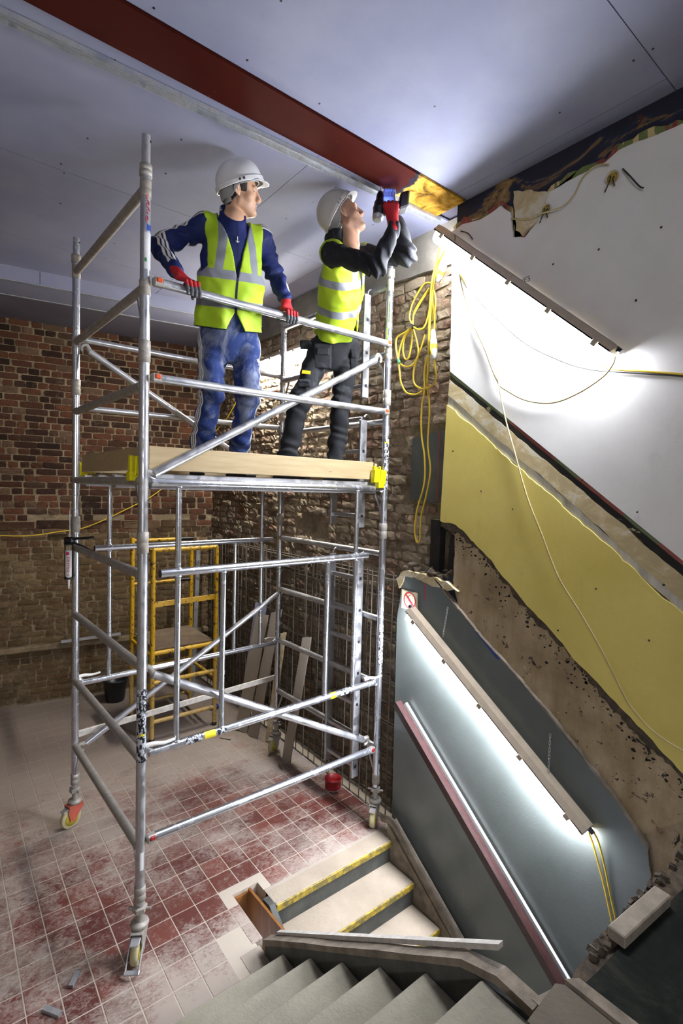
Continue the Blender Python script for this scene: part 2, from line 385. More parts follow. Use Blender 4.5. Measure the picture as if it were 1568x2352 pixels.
# floor: a slab with a stair well cut out, grout surface and single tiles
fl=MB()
def slab(x0,x1,y0,y1): fl.box(((x0+x1)/2,(y0+y1)/2,-.069),(x1-x0,y1-y0,.13))
slab(-3.2,.55,-.60,4.9); slab(.55,.60,-.30,4.9); slab(.60,.78,.085,4.9); slab(.78,2.05,-.11,4.9); slab(-3.2,-.72,-4.2,-.60)
floor=tag(fl.obj('floor',M['grout']),kind='structure')
TS=.1524
def tile_mesh(k):
    b=MB(); g=.0032; h=TS/2-g
    b.box((0,0,0),(2*h,2*h,.012),ch=.0012); me=b.mesh('tile',M['tile']); return me
TILES=[tile_mesh(k) for k in range(4)]
tl=[]
for i in range(-22,14):
    for j in range(-4,33):
        x=.075+TS*(i+.5)-.004*0; y=-.003+TS*(j+.5)-.0
        if x>1.97 or y>4.02-.156*x: continue
        lim=-.01 if x>.78 else (.075 if x>.55 else (-.30 if x>.45 else -.47))
        if y-TS/2<lim:
            if .55<x<.68 and y-TS/2>-.33: tl.append((pxsize((x,y,0),TS*.6),x,y))
            continue
        tl.append((pxsize((x,y,0),TS),x,y))
tl.sort(reverse=True)
rest=MB()
for k,(s_,x,y) in enumerate(tl):
    dz=rnd.uniform(-.0012,.0012); rot=(rnd.uniform(-.006,.006),rnd.uniform(-.006,.006),rnd.choice((0,1,2,3))*PI/2+rnd.uniform(-.006,.006))
    if .55<x<.68 and y-TS/2<.075: inst('tile',TILES[k%4],floor,(.5655,y,-.0082),(0,0,0),(.44,1,1)) if k<300 else None
    elif k<300: inst('tile',TILES[k%4],floor,(x,y,-.0082+dz*.5),rot)
    else: rest.box((x,y,-.0082+dz*.5),(TS-.0064,TS-.0064,.012),Matrix.Rotation(rot[2]%.02,3,'Z'),ch=.0012)
o=rest.obj('tiles_beyond',M['tile'],floor); o['kind']='stuff'
# screed strip along the stair edge where tiles stop
sc_=MB(); sc_.box((1.33,-.065,-.0015),(1.10,.13,.005)); sc_.prism([(-.72,-.605),(.56,-.605),(.56,-.335),(.44,-.335),(.44,-.46),(-.72,-.46)],(0,0,-.006),(1,0,0),(0,1,0),(0,0,.0045))
sc_.obj('screed_strip',M['screed'],floor)
# ceiling: single plasterboards with open joints
ceil=tag(MB().box((-.4,.3,CZ+.06),(5.2,9.4,.06)).obj('ceiling',M['board_dark']),kind='structure')
rows=[(-4.2,-2.97),(-2.965,-1.752),(-1.748,-.535),(-.275,.888),(.892,2.08),(2.084,2.85)]
for ri,(y0,y1) in enumerate(rows):
    xs=[-3.0,-.62,1.795,2.06] if ri==2 else ([-3.0,-1.5,.895,2.06] if ri%2 else [-3.0,-.62,1.78,2.06])
    for x0,x1 in zip(xs[:-1],xs[1:]):
        b=MB()
        if ri==5:
            b.prism([(x0+.002,y0),(x1-.002,y0),(x1-.002,2.735-.165*x1),(x0+.002,2.735-.165*x0)],(0,0,CZ),(1,0,0),(0,1,0),(0,0,.0125))
        else: b.box(((x0+x1)/2,(y0+y1)/2,CZ+.00625),(x1-x0-.003,y1-y0,.0125))
        b.obj('plasterboard',M['ceiling'],ceil)
scw=MB(); r_=random.Random(5)
for ri,(y0,y1) in enumerate(rows[:5]):
    for ix in range(11):
        for jy in range(4):
            x=-2.9+ix*.45+r_.uniform(-.05,.05); y=y0+.05+jy*(y1-y0-.1)/3+r_.uniform(-.03,.03)
            if r_.random()<.62: scw.lathe([(.0055,0),(.0055,.0016)],(x,y,CZ-.0012),n=8)
o=scw.obj('plasterboard_screws',M['black_plastic'],ceil); o['kind']='stuff'
# dropped bulkhead at the far end, skewed like the far wall
bk=MB(); A=lambda x:2.72-.165*x
for x0,x1 in ((-3,-.1),(-.096,2.05)):
    b=MB(); b.prism([(x0,A(x0)),(x1,A(x1)),(x1,A(x1)+.0125),(x0,A(x0)+.0125)],(0,0,CZ-.115),(1,0,0),(0,1,0),(0,0,.128)); b.obj('plasterboard',M['ceiling'],ceil)
b=MB(); b.prism([(-3,A(-3)),(2.05,A(2.05)),(2.05,A(2.05)+.46),(-3,A(-3)+.46)],(0,0,CZ-.128),(1,0,0),(0,1,0),(0,0,.0125)); b.obj('plasterboard',M['ceiling'],ceil)
b=MB(); b.prism([(-3,A(-3)),(2.05,A(2.05)),(2.05,A(2.05)+.022),(-3,A(-3)+.022)],(0,-.003,CZ-.132),(1,0,0),(0,1,0),(0,0,.005)); b.prism([(-3,A(-3)+.44),(2.05,A(2.05)+.44),(2.05,A(2.05)+.465),(-3,A(-3)+.465)],(0,0,CZ-.134),(1,0,0),(0,1,0),(0,0,.006)); b.obj('corner_bead',M['galv'],ceil)
b=MB(); b.prism([(-3,A(-3)+.46),(2.05,A(2.05)+.46),(2.05,4.2),(-3,5)],(0,0,CZ-.128),(1,0,0),(0,1,0),(0,0,.0125)); b.obj('soffit_board',M['board_dark'],ceil)
# the red steel beam: flanges and web
bm=MB(); bm.box((-.56,-.405,CZ-.004),(4.9,.245,.016)); bm.box((-.56,-.405,CZ+.03),(4.9,.012,.06))
tag(bm.obj('steel_beam',M['beam']),'dark red oxide steel beam running across the ceiling with bare ochre patch at wall end','beam')
tk=MB(); p0=Vector((-2.4,-.085,CZ-.004)); p1=Vector((1.93,-.262,CZ-.004)); d=(p1-p0).normalized(); n_=Vector((-d.y,d.x,0))
def strip(b,a0,a1,z0,z1): b.prism([(0,a0),((p1-p0).length,a0),((p1-p0).length,a1),(0,a1)],p0+Vector((0,0,z0)),d,n_,(0,0,z1-z0))
strip(tk,-.026,.026,-.002,.001); strip(tk,-.027,-.0245,-.026,-.001); strip(tk,.0245,.027,-.026,-.001); strip(tk,-.008,-.005,-.006,-.001); strip(tk,.005,.008,-.006,-.001)
tkr=tag(tk.obj('metal_track',M['galv']),'galvanised metal channel fixed to the ceiling beside the red beam','track')
# stair wall (right): base plus its layers of plaster and paint
base=[(-.455,4.52),(-.455,2.35),(-.54,2.29),(-.54,2.02),(-.07,1.96),(-.07,-1.7),(-4.4,-1.7),(-4.4,4.52)]
wr=MB(); wr.prism(base,(1.905,0,0),(0,1,0),(0,0,1),(.13,0,0)); wall_r=tag(wr.obj('wall_right',M['old_top']),kind='structure')
def layer(name,mat,pts,x,seed,amp=.006,step=.05,fixed=(),th=None):
    b=MB(); b.prism(ragged([yz(p) if len(p)==3 else p for p in pts],amp,step,seed,True,fixed),(x,0,0),(0,1,0),(0,0,1),((1.906-x) if th is None else th,0,0)); return b.obj(name,mat,wall_r)
far=-4.4
def ext(p,q):
    """continues the line p-q towards the camera end of the wall"""
    a,b=yz(p),yz(q); t=(far-a[0])/(b[0]-a[0]); return (far,a[1]+(b[1]-a[1])*t)
w0,w1=(1.880,-0.459,3.410),(1.880,-1.896,2.301)
s1a,s1b=(1.880,-0.456,3.390),(1.880,-1.897,2.277)
s2a,s2b=(1.880,-0.454,3.356),(1.880,-1.900,2.226)
c1a,c1b=(1.880,-0.447,3.251),(1.880,-1.905,2.110)
d1a,d1b=(1.880,-0.443,3.187),(1.880,-1.908,2.057)
top=[(1.880,-0.436,4.348),(1.880,-0.522,4.361),(1.880,-0.688,4.338),(1.880,-0.815,4.362),(1.880,-0.886,4.292),(1.880,-0.911,4.136),(1.880,-0.991,4.107),(1.880,-1.064,4.162),(1.880,-1.039,4.275),(1.880,-1.137,4.307),(1.880,-1.234,4.317),(1.880,-1.445,4.325),(1.880,-1.508,4.353),(1.880,-1.632,4.345),(1.880,-1.796,4.334)]
layer('white_plaster',M['white_plaster'],[ext(w0,w1),w0]+top+[(far,4.36)],1.880,3,.004,.035,(0,len(top)+1,len(top)+2))
fr=[(p[1],p[2]+.012) for p in top]
layer('paint_fringe',M['fringe'],top+[(far,4.35),(far,4.385)]+[(p[1],min(4.5,p[2]+(.036 if k not in(4,5,6,7,8) else .02)+.02*math.sin(k*2.1))) for k,p in reversed(list(enumerate(top)))],1.893,31,.012,.03)
layer('red_green_line',M['redgreen'],[w0,ext(w0,w1),ext(s1a,s1b),s1a],1.884,4,.002,.05,(1,3))
layer('black_stripe',M['stripe'],[s1a,ext(s1a,s1b),ext(s2a,s2b),s2a],1.892,5,.004,.04,(1,3))
layer('cream_band',M['cream'],[s2a,ext(s2a,s2b),ext(c1a,c1b),c1a],1.884,6,.005,.04,(1,3))
layer('white_band',M['white2'],[c1a,ext(c1a,c1b),ext(d1a,d1b),d1a],1.889,7,.005,.04,(1,3))
ylow=[(1.880,-0.420,2.390),(1.880,-0.558,2.373),(1.880,-0.810,2.194),(1.880,-1.037,2.000),(1.880,-1.254,1.830),(1.880,-1.448,1.665),(1.880,-1.682,1.498),(1.880,-1.945,1.303)]
layer('yellow_plaster',M['yellow'],[d1a,ext(d1a,d1b),ext(ylow[-2],ylow[-1])]+[p for p in reversed(ylow)],1.878,8,.006,.03,(1,len(ylow)+2))
gtop=[(1.880,-0.088,1.993),(1.880,-0.250,1.998),(1.880,-0.395,1.976),(1.880,-0.598,1.808),(1.880,-0.769,1.686),(1.880,-0.951,1.563),(1.880,-1.190,1.399),(1.880,-1.547,1.119),(1.880,-1.678,1.013),(1.880,-1.816,0.863),(1.880,-1.834,0.729)]
layer('broken_edge',M['debris'],[(p[1],p[2]+.012) for p in ylow]+[(p[1]-.0,p[2]-(.035+.02*math.sin(k*2.3))) for k,p in reversed(list(enumerate(ylow)))],1.884,19,.014,.022)
layer('bare_plaster',M['brown'],[(-.54,2.30),(-.54,1.99)]+gtop[3:-1]+[(-1.93,-1.69),(far,-1.69),ext(ylow[-2],ylow[-1])]+[p for p in reversed(ylow[1:])],1.893,9,.004,.04,())
pit=MB(); r_=random.Random(77)
for k in range(230):
    i=r_.randrange(len(ylow)-1); t=r_.random(); y=ylow[i][1]+(ylow[i+1][1]-ylow[i][1])*t; z=ylow[i][2]+(ylow[i+1][2]-ylow[i][2])*t-.02-abs(r_.gauss(0,.075)); s=r_.uniform(.002,.011)*(1.5 if k%9==0 else 1); m=r_.randint(5,8); st_=r_.uniform(.6,1.6)
    pit.prism([(y+s*st_*r_.uniform(.4,1)*math.cos(2*PI*q/m),z+s*r_.uniform(.4,1)*math.sin(2*PI*q/m)) for q in range(m)],(1.8925,0,0),(0,1,0),(0,0,1),(.001,0,0))
q=pit.obj('pitted_holes',flat('black_pits','#17120d',.95),wall_r); q['kind']='stuff'
lip=[(p[1],p[2]+.004) for p in gtop[2:]]; layer('torn_lip',M['dust_timber'],lip+[(p[1]-.006,p[2]+.010+.007*math.sin(k*3)) for k,p in reversed(list(enumerate(gtop[2:])))],1.868,41,.004,.022)
layer('grey_plaster',M['grey'],[(-.058,-1.7),(1.880,-0.030,1.625)]+gtop+[(-1.93,-1.7)],1.876,10,.005,.035,(0,len(gtop)+1,len(gtop)+2))
layer('torn_edge',M['cream'],[(-.05,1.86),(-.02,1.93),(-.10,2.0),(-.2,2.005),(-.33,1.985),(-.52,1.97),(-.60,1.93),(-.42,1.93),(-.24,1.955),(-.1,1.955)],1.868,12,.012,.03,th=.05)
# a torn piece of plaster hanging under the two old sockets and the pieces of blue overspray
layer('torn_plaster',M['cream'],[(1.880,-0.904,4.407),(1.880,-1.138,4.302),(1.880,-1.109,4.235),(1.880,-1.037,4.153),(1.880,-0.976,4.120),(1.880,-0.930,4.167)],1.874,13,.010,.03,th=.02)
b=MB(); b.box((1.9,-.54,4.33),(.05,.045,.36),ch=.008); b.obj('broken_batten',M['debris'],wall_r) if False else None
layer('red_chalk_line',M['red_sign'],[(1.880,-0.297,1.992),(1.880,-0.305,1.993),(1.880,-0.309,1.812),(1.880,-0.301,1.810)],1.8755,14,0,9,th=.001)
layer('blue_overspray',M['blue'],[(1.880,-0.724,1.710),(1.880,-0.769,1.683),(1.880,-0.944,1.564),(1.880,-0.919,1.560)],1.8752,15,.001,.03,th=.001)
# knocked out niche beside the stair wall, with a near-black timber post and rubble
nb=MB(); nb.box((2.0,-.30,2.18),(.06,.09,.42)); nb.box((1.985,-.46,2.12),(.05,.05,.36),Matrix.Rotation(.05,3,'X')); nb.obj('dark_post',flat('dark_timber','#1c1712',.9,vary=.4,scale=20),wall_r)
rb=MB(); r_=random.Random(4)
for k in range(26):
    y=r_.uniform(-.60,-.08); rb.box((r_.uniform(1.9,2.0),y,1.965+(.02 if y>-.3 else .03)+r_.uniform(0,.05)),(r_.uniform(.03,.08),r_.uniform(.03,.09),r_.uniform(.02,.05)),Matrix.Rotation(r_.uniform(0,3),3,Vector((r_.random(),r_.random(),1))),ch=.008)
o=rb.obj('rubble',M['debris'],wall_r); o['kind']='stuff'
# ---- brick walls: mortar bed plus single bricks
def brick_variant(seed,L,rough,fine):
    r=random.Random(seed); b=MB(); nx,nz=(4,3) if fine else (2,2); D=.10; Lx=L-.012; H=.068
    vs=[]; 
    for j in range(nz+1):
        for i in range(nx+1):
            u=i/nx; v=j/nz; ed=(i in(0,nx))+(j in(0,nz))
            x=(u-.5)*Lx*(1-.03*(j in(0,nz)))+r.uniform(-1,1)*.0028*rough**1.5; z=(v-.5)*H*(1-.05*(i in(0,nx)))+r.uniform(-1,1)*.0026*rough**1.5
            y=-(.003*(ed==1)+.007*(ed==2)+r.uniform(0,.005)*rough); vs.append((x,y,z))
    F=[]; w=nx+1
    for j in range(nz):
        for i in range(nx): F.append((j*w+i,(j*w+i+w),(j*w+i+w+1),(j*w+i+1)))
    ring=[i for i in range(w)]+[j*w+nx for j in range(1,nz+1)]+[nz*w+i for i in range(nx-1,-1,-1)]+[j*w for j in range(nz-1,0,-1)]
    o=len(vs)
    for q in ring: vs.append((vs[q][0]*1.01,-D*.5,vs[q][2]*1.01))
    for k in range(len(ring)): F.append((ring[k],ring[(k+1)%len(ring)],o+(k+1)%len(ring),o+k))
    b.add(vs,F); return b
def brick_wall(wall,name_rest,mat,o,u,n,length,z0,z1,seed,rough,skip=lambda s,z:False,depth=.014,bias=lambda p:1.0):
    r=random.Random(seed); o=Vector(o); u=Vector(u).normalized(); n=Vector(n).normalized()
    VS=[(brick_variant(seed*10+k,.225,rough,rough>1),brick_variant(seed*10+k+50,.110,rough,rough>1)) for k in range(5)]
    ME=[(a.mesh('brick',mat),b.mesh('brick',mat)) for a,b in VS]
    R=Matrix((n.cross(Vector((0,0,1))),n,Vector((0,0,1)))).transposed(); bl=[]; course=.0755; row=0; z=z0
    while z<z1-.03:
        s=-r.uniform(0,.2); kind=row%2
        while s<length:
            st=(r.random()<.55) if rough>1 else ((r.random()<.8) if kind else (r.random()<.25)); L=.228 if st else .113
            c=s+L/2
            if 0<c<length and not skip(c,z):
                pr=.009+depth*r.uniform(.2,1.2) if rough<=1 else r.uniform(.006,.024)
                p=o+u*c+n*pr+Vector((0,0,z+course/2+r.uniform(-.002,.002)*rough))
                rot=R@Matrix.Rotation(r.uniform(-.02,.02)*rough,3,'Y')@Matrix.Rotation(r.uniform(-.03,.03)*rough,3,'Z')@Matrix.Rotation(r.uniform(-.03,.03)*rough,3,'X')
                bl.append((pxsize(p,L)*bias(p),p,rot,0 if st else 1,r.randrange(5),(r.uniform(.86,1.06),1,r.uniform(.80,1.08) if rough>1 else r.uniform(.93,1))))
            s+=L
        z+=course; row+=1
    bl.sort(key=lambda q:-q[0]); rest=MB()
    for k,(px,p,rot,kd,v,scl) in enumerate(bl):
        if k<300 and px>0: inst('brick',ME[v][kd],wall,p,rot.to_euler(),scl)
        else:
            S=Matrix.Diagonal(Vector(scl)); V=VS[v][kd]; rest.add([p+rot@(S@Vector(q)) for q in V.v],V.f)
    q=rest.obj(name_rest,mat,wall); q['kind']='stuff'
ub=Vector((1,-.156,0)).normalized(); nb_=Vector((-.156,-1,0)).normalized()
ob=Vector((-3.1,4.035+.156*3.1,0))
wb=MB(); wb.prism([(0,-.1),(5.35,-.1),(5.35,4.5),(0,4.5)],ob,ub,(0,0,1),(-nb_*.2)); wall_b=tag(wb.obj('wall_back',M['mortar']),kind='structure')
def skip_b(s,z):                       # old plaster still clings low down in places, and a lintel band crosses
    x=s-3.1; return (2.02<z<2.14 and x>-1.2 and math.sin(x*9)>-.4)
brick_wall(wall_b,'bricks_beyond',M['brick_back'],ob,ub,nb_,5.25,0.02,4.42,11,.8,skip_b,.007,lambda p:1.0 if p.x<1.9 else .5)
lt=MB(); r_=random.Random(9)
for k in range(7):
    x0=-1.3+k*.46; c=ob+ub*(x0+.22+3.1); lt.box((c.x,c.y,2.085+r_.uniform(-.01,.01)),(.44,.03,.10),Matrix.Rotation(-.1547+r_.uniform(-.01,.01),3,'Z'),ch=.01)
lt.obj('embedded_timber',M['brick_back'],wall_b)
lg=MB(); c=ob+ub*2.9+nb_*.03; lg.box((c.x,c.y,.66),(5.1,.10,.07),Matrix.Rotation(-.1547,3,'Z'),ch=.015); lg.obj('wall_ledge',M['mortar'],wall_b)
ws=MB(); ws.box((2.14,1.5,2.2),(.16,5.0,4.64)); wall_s=tag(ws.obj('wall_side',M['mortar']),kind='structure')
brick_wall(wall_s,'bricks_beyond',M['brick_side'],(2.06,3.75,0),(0,-1,0),(-1,0,0),4.45,.0,4.24,23,2.0,lambda s,z:(1.93<z<2.45 and s>3.98) or (2.50<z<3.02 and s>3.70) or (2.05<z<2.34 and 2.15<s<2.62),.014,lambda p:1.0 if p.z>1.9 else .55)
b=MB(); b.prism(ragged([(-.9,4.22),(-.25,4.21),(.3,4.26),(.9,4.30),(1.58,4.26),(1.6,4.24),(3.75,4.25),(3.75,4.52),(-.9,4.52)],.006,.08,2,True,(6,7,8)),(2.02,0,0),(0,1,0),(0,0,1),(.06,0,0)); b.obj('concrete_band',M['concrete'],wall_s)
b=MB(); b.prism(ragged([(.03,2.53),(.02,2.60),(.012,3.0),(-.05,3.01),(-.44,3.06),(-.44,2.51),(-.2,2.51)],.008,.06,6,True),(2.03,0,0),(0,1,0),(0,0,1),(.04,0,0)); b.obj('dark_plaster',M['slate'],wall_s)
b=MB(); b.prism([(-.258,2.52),(-.254,2.52),(-.252,3.03),(-.256,3.03)],(2.0285,0,0),(0,1,0),(0,0,1),(.002,0,0)); b.obj('red_chalk_line',M['red_sign'],wall_s)
# walls of the stair well below the floor, and the rear and left of the room behind the camera
b=MB(); b.box((-.4,-4.3,1.4),(5.4,.1,6.3)); tag(b.obj('wall_front',M['white_plaster']),kind='structure')
b=MB(); b.box((-3.25,.3,2.2),(.1,9.2,4.7)); tag(b.obj('wall_left',M['mortar']),kind='structure')

# ------------------------------------------------------------------ stairs
RI,RU=.165,.2435
st=empty('staircase',(1.27,-.15,0),'lower dusty stone staircase with yellow nosings descending beside the handrail','staircase')
P0=Vector((1.27,-.15,0))
def child(b,name,mats,par=st,org=P0):
    o=b.obj(name,mats,par); 
    for v in o.data.vertices: v.co-=org
    return o
for k in range(9):
    y=-.14-RU*k; z=-RI*k
    if k>0:
        b=MB(); b.box((1.275,y+.165,z-.022),(.99,.345,.044),ch=.006); child(b,'tread',M['tread'])
        b=MB(); b.box((1.275,y-.008,z-.024),(.985,.012,.043),ch=.003); child(b,'nosing',M['nose'])
    else:
        b=MB(); b.box((1.275,y+.055,z-.024),(.99,.13,.052),ch=.006); child(b,'tread',M['tread'])
        b=MB(); b.box((1.275,y-.012,z-.025),(.985,.012,.045),ch=.003); child(b,'nosing',M['nose'])
    b=MB(); b.box((1.275,y+.015,z-.044-RI/2+.02),(.985,.03,RI-.045+.04)); child(b,'riser',M['riser'])
def sloped(b,x0,x1,ya,za,yb,zb,h):
    b.prism([(ya,za),(yb,zb),(yb,zb-h),(ya,za-h)],(x0,0,0),(0,1,0),(0,0,1),(x1-x0,0,0))
b=MB(); b.path([(1.80,-.02,.09),(1.80,-.10,.115),(1.80,-.16,.10),(1.80,-.81,-.385),(1.80,-2.2,-1.40)],.026,10,spline=False); sloped(b,1.772,1.868,-.10,.105,-2.2,-1.38,.34); child(b,'wall_stringer',M['dust_timber'])
b=MB(); b.prism([(-.06,.0),(-.14,.01),(-2.2,-1.45),(-2.2,-1.75),(-.06,-.30)],(.738,0,0),(0,1,0),(0,0,1),(.037,0,0)); child(b,'outer_stringer',M['riser'])
# the broken corner with the ply box
b=MB(); b.box((.712,-.165,-.14),(.016,.45,.30),Matrix.Rotation(.03,3,'Z')); b.box((.665,.07,-.2),(.13,.02,.36)); b.box((.64,-.33,-.2),(.10,.02,.36)); tag(b.obj('ply_casing',M['ply']),'orange brown plywood casing inside the broken floor corner by the stair','casing')
# upper flight: solid gritty steps rising towards the landing where the camera stands
su=empty('staircase',(-.1,-.6,0),'upper grey gritty staircase rising from the tiled floor to the landing','staircase')
PU=Vector((-.1,-.6,0)); y0=-.609; s2=.241
for k in range(6):
    y=y0-s2*k; z=RI*(k+1)
    b=MB(); b.box((-.085,y-s2/2-.01,z-.02),(1.27,s2+.03,.04),ch=.007); child(b,'tread',M['tread_up'],su,PU)
    b=MB(); b.box((-.085,y-.03,z-.04-RI/2+.02),(1.262,.03,RI)); child(b,'riser',M['tread_up'],su,PU)
b=MB(); b.box((-.085,-2.075,1.07),(1.262,.03,RI)); child(b,'riser',M['tread_up'],su,PU)
b=MB(); b.prism([(-.40,-.16),(-.40,.06),(-.47,.10),(-1.72,.96),(-1.97,1.0),(-2.05,.95),(-2.05,.6)],(.556,0,0),(0,1,0),(0,0,1),(.05,0,0)); child(b,'outer_stringer',M['riser'],su,PU)
b=MB(); b.prism(ragged([(-.385,.072),(-.46,.125),(-1.72,.985),(-1.86,1.035),(-1.99,1.03),(-1.99,1.00),(-1.86,1.005),(-1.72,.955),(-.46,.09),(-.385,.035)],.002,.12,4,True,()),(.553,0,0),(0,1,0),(0,0,1),(.056,0,0)); b.prism([(0,0),(.16,-.012),(.16,-.042),(0,-.03)],(.58,-1.97,1.032),(.62,-.1,0),(0,0,1),(0,-.07,0)); child(b,'stringer_cap',M['dust_timber'],su,PU)
b=MB(); sloped(b,.606,.632,-.44,.128,-1.83,1.09,.022); child(b,'loose_strip',M['white_dusty'],su,PU)
# landing
LZ=1.155
b=MB(); b.prism(ragged([(-.75,-2.055),(1.88,-2.075),(1.88,-4.25),(-.75,-4.25)],.012,.07,6,True,(1,2,3)),(0,0,LZ-.16),(1,0,0),(0,1,0),(0,0,.15)); land=tag(b.obj('landing_floor',M['debris']),kind='structure')
b=MB(); b.prism([(.40,-2.06),(.565,-2.05),(.583,-2.07),(.583,-4.2),(.40,-4.2)],(0,0,LZ-.012),(1,0,0),(0,1,0),(0,0,.014)); b.obj('floor_slab',M['slab_dark'],land)
b=MB(); b.prism(ragged([(.590,-2.065),(.628,-2.09),(.628,-4.2),(.590,-4.2)],.002,.1,5,True,(3,)),(0,0,LZ-.012),(1,0,0),(0,1,0),(0,0,.024)); b.obj('floor_batten',M['dust_timber'],land)
b=MB(); b.prism(ragged([(.634,-2.105),(1.86,-2.165),(1.86,-4.2),(.634,-4.2)],.006,.08,7,True,(1,2,3)),(0,0,LZ-.012),(1,0,0),(0,1,0),(0,0,.018)); b.obj('floor_sheet',M['landing'],land)
b=MB(); b.prism([(-.74,-2.06),(.398,-2.06),(.398,-4.2),(-.74,-4.2)],(0,0,LZ-.012),(1,0,0),(0,1,0),(0,0,.012)); b.obj('floor_slab',M['slab_left'],land)
b=MB(); r_=random.Random(3)
for k in range(150):
    x=r_.choice((r_.uniform(.75,1.16),r_.uniform(1.66,1.86),r_.uniform(.75,1.86))); s=r_.uniform(.006,.024); b.box((x,-2.068-r_.random()**2*.03-.01 if False else -2.062-r_.random()*.018,LZ+s*.2-.006),(s*1.4,s,s*.8),Matrix.Rotation(r_.uniform(0,3),3,Vector((r_.random(),r_.random(),1))))
o=tag(b.obj('rubble_crumbs',M['debris']),'crumbs of rubble and dirt along the landing edge','rubble',kind='stuff')
# timber offcut lying on the landing edge
e=empty('timber_block',(.998,-2.112,LZ+.007),'pale dusty timber block lying on the dark landing at bottom right','block',rz=-.07)
b=MB(); b.box((0,0,.022),(.315,.056,.042),ch=.004); b.obj('offcut',flat('dusty_grey_timber','#8a8070',.85,vary=.2,scale=16,bump=.3),e)
# handrail on brackets
hr=empty('handrail',(1.80,-.14,1.03),'dusty mahogany handrail on the grey stair wall with a pale top strip','handrail')
hd=Vector((0,-1.31,-1.11)).normalized(); HO=Vector((1.80,-.14,1.03)); up_=Vector((0,-hd.z,hd.y)); up_=up_ if up_.z>0 else -up_
b=MB(); prof=[(-.030,-.030),(.026,-.030),(.030,-.012),(.030,.014),(.018,.026),(-.014,.030),(-.030,.018)]
b.prism(prof,(0,0,0),(1,0,0),up_,hd*2.4); b.obj('rail',M['mahogany'],hr)
b=MB(); b.prism([(.040,.004),(.060,.004),(.060,.030),(.040,.030)],hd*.03,(1,0,0),up_,hd*2.35); b.obj('top_strip',M['white_paint'],hr)
for t in (.25,1.1,1.9):
    b=MB(); q=hd*t; b.path([q+up_*-.03,q+up_*-.06+Vector((.02,0,0)),q+up_*-.06+Vector((.075,0,0))],.008,8); b.obj('bracket',M['black_steel'],hr)

# ------------------------------------------------------------------ the scaffold tower (local frame: x along its front, y towards the back)
TH=math.radians(2.2)
tower=empty('scaffold_tower',(0,0,0),'tall aluminium mobile scaffold tower on wheels with pine toe boards round its deck','scaffold',rz=TH)
def TP(x,y,z=0): return Vector((x*math.cos(TH)-y*math.sin(TH),x*math.sin(TH)+y*math.cos(TH),z))
RL=[4.11,3.61,3.11,2.61,2.11,1.61,1.11,.61]; TWD,TLN=1.40,1.80
def collar(b,x,y,z,h=.035,r=.0305): b.lathe([(r*.86,-h),(r,-h*.9),(r,-h*.2),(r*.93,-h*.1),(r*.93,h*.1),(r,h*.2),(r,h*.9),(r*.86,h)],(x,y,z),n=18)
for x,tops in ((0,(4.377,4.349)),(TLN,(4.29,4.135))):
    fr_=empty('end_frame',(x,0,0)); fr_.parent=tower
    for y,top in ((0,tops[0]),(TWD,tops[1])):
        b=MB(); b.tube((0,y,.30),(0,y,min(top,4.21)),.0254,18)
        if top>4.22: b.tube((0,y,4.20),(0,y,top),.0218,16)
        b.obj('post',M['alu'] if not(x==0 and y==0) else M['alu_mid'],fr_)
        for z,h,r in ((3.285,.058,.0305),(2.285,.058,.0305),(4.20,.03,.0315),(RL[0],.045,.0285),(RL[1],.04,.0285),(.36,.04,.03)):
            if z==4.20 and top<4.2: continue
            b=MB(); b.lathe([(.0256,-h),(r,-h*.95),(r,-h*.1),(r*.93,-h*.04),(r*.93,h*.04),(r,h*.1),(r,h*.95),(.0256,h)],(0,y,z),n=18)
            b.obj('coupling',M['cast'],fr_)
        if top>4.2:
            b=MB(); b.tube((.0175,y-.0175*0-.014,top-.03),(.0185,y-.0155,top-.03),.0055,10); b.obj('pin_hole',M['black_plastic'],fr_)
    for k,z in enumerate(RL):
        b=MB(); b.tube((0,.02,z),(0,TWD-.02,z),.0254 if x==0 else .024,16)
        if k in(0,): pass
        b.obj('rung',M['alu_dusty'] if x==0 else M['alu_mid'],fr_)
    for z0 in (3.61,2.61,.61):
        for y,s in ((0,1),(TWD,-1)):
            b=MB(); a=Vector((0,y+s*.105,z0-.02)); c=Vector((0,y+s*.018,z0-.21)); d=(c-a).normalized(); w=Vector((0,-d.z,d.y))
            b.prism([(0,-.009),((c-a).length,-.009),((c-a).length,.009),(0,.009)],a-Vector((.004,0,0)),d,w,(.008,0,0)); b.obj('gusset_strut',M['alu_mid'],fr_)
# stickers and marks on the posts
def wrap(name,mat,z0,z1,x,y,a0=-2.6,a1=.6,r=.0262,n=9):
    b=MB(); vs=[(x+r*math.cos(a0+(a1-a0)*i/n),y+r*math.sin(a0+(a1-a0)*i/n),z) for z in(z0,z1) for i in range(n+1)]
    b.add(vs,[(i,i+1,n+2+i,n+1+i) for i in range(n)],True); return b.obj(name,mat,tower)
wrap('white_label',M['sticker_white'],3.70,3.885,0,0,-2.1,-.2); wrap('blue_tape',M['blue'],3.895,3.925,0,0,-1.6,0.2); wrap('green_mark',M['green'],3.735,3.755,0,0,-2.0,-1.6,.0266)
wrap('red_label',M['red_sign'],2.43,2.44,0,0) if False else None
def m_lab():
    t=NT('scratched_warning_label'); z=t.xyz()[2]; n=t.noise(70,4,.7,t.map(t.pos(),(1,1,.6))); 
    return t.fin(t.ramp(n,[(.38,'#14161c'),(.47,'#23262e'),(.50,'#b9bcc0'),(.60,'#c9ccd0'),(.64,'#6c7076')],'CONSTANT'),.35,.3)
M['label']=m_lab()
wrap('warning_label',M['label'],1.10,1.50,0,0,-2.9,.2); wrap('yellow_label',M['sticker_yellow'],1.245,1.255,0,0,-2.5,-1.2,.0266)
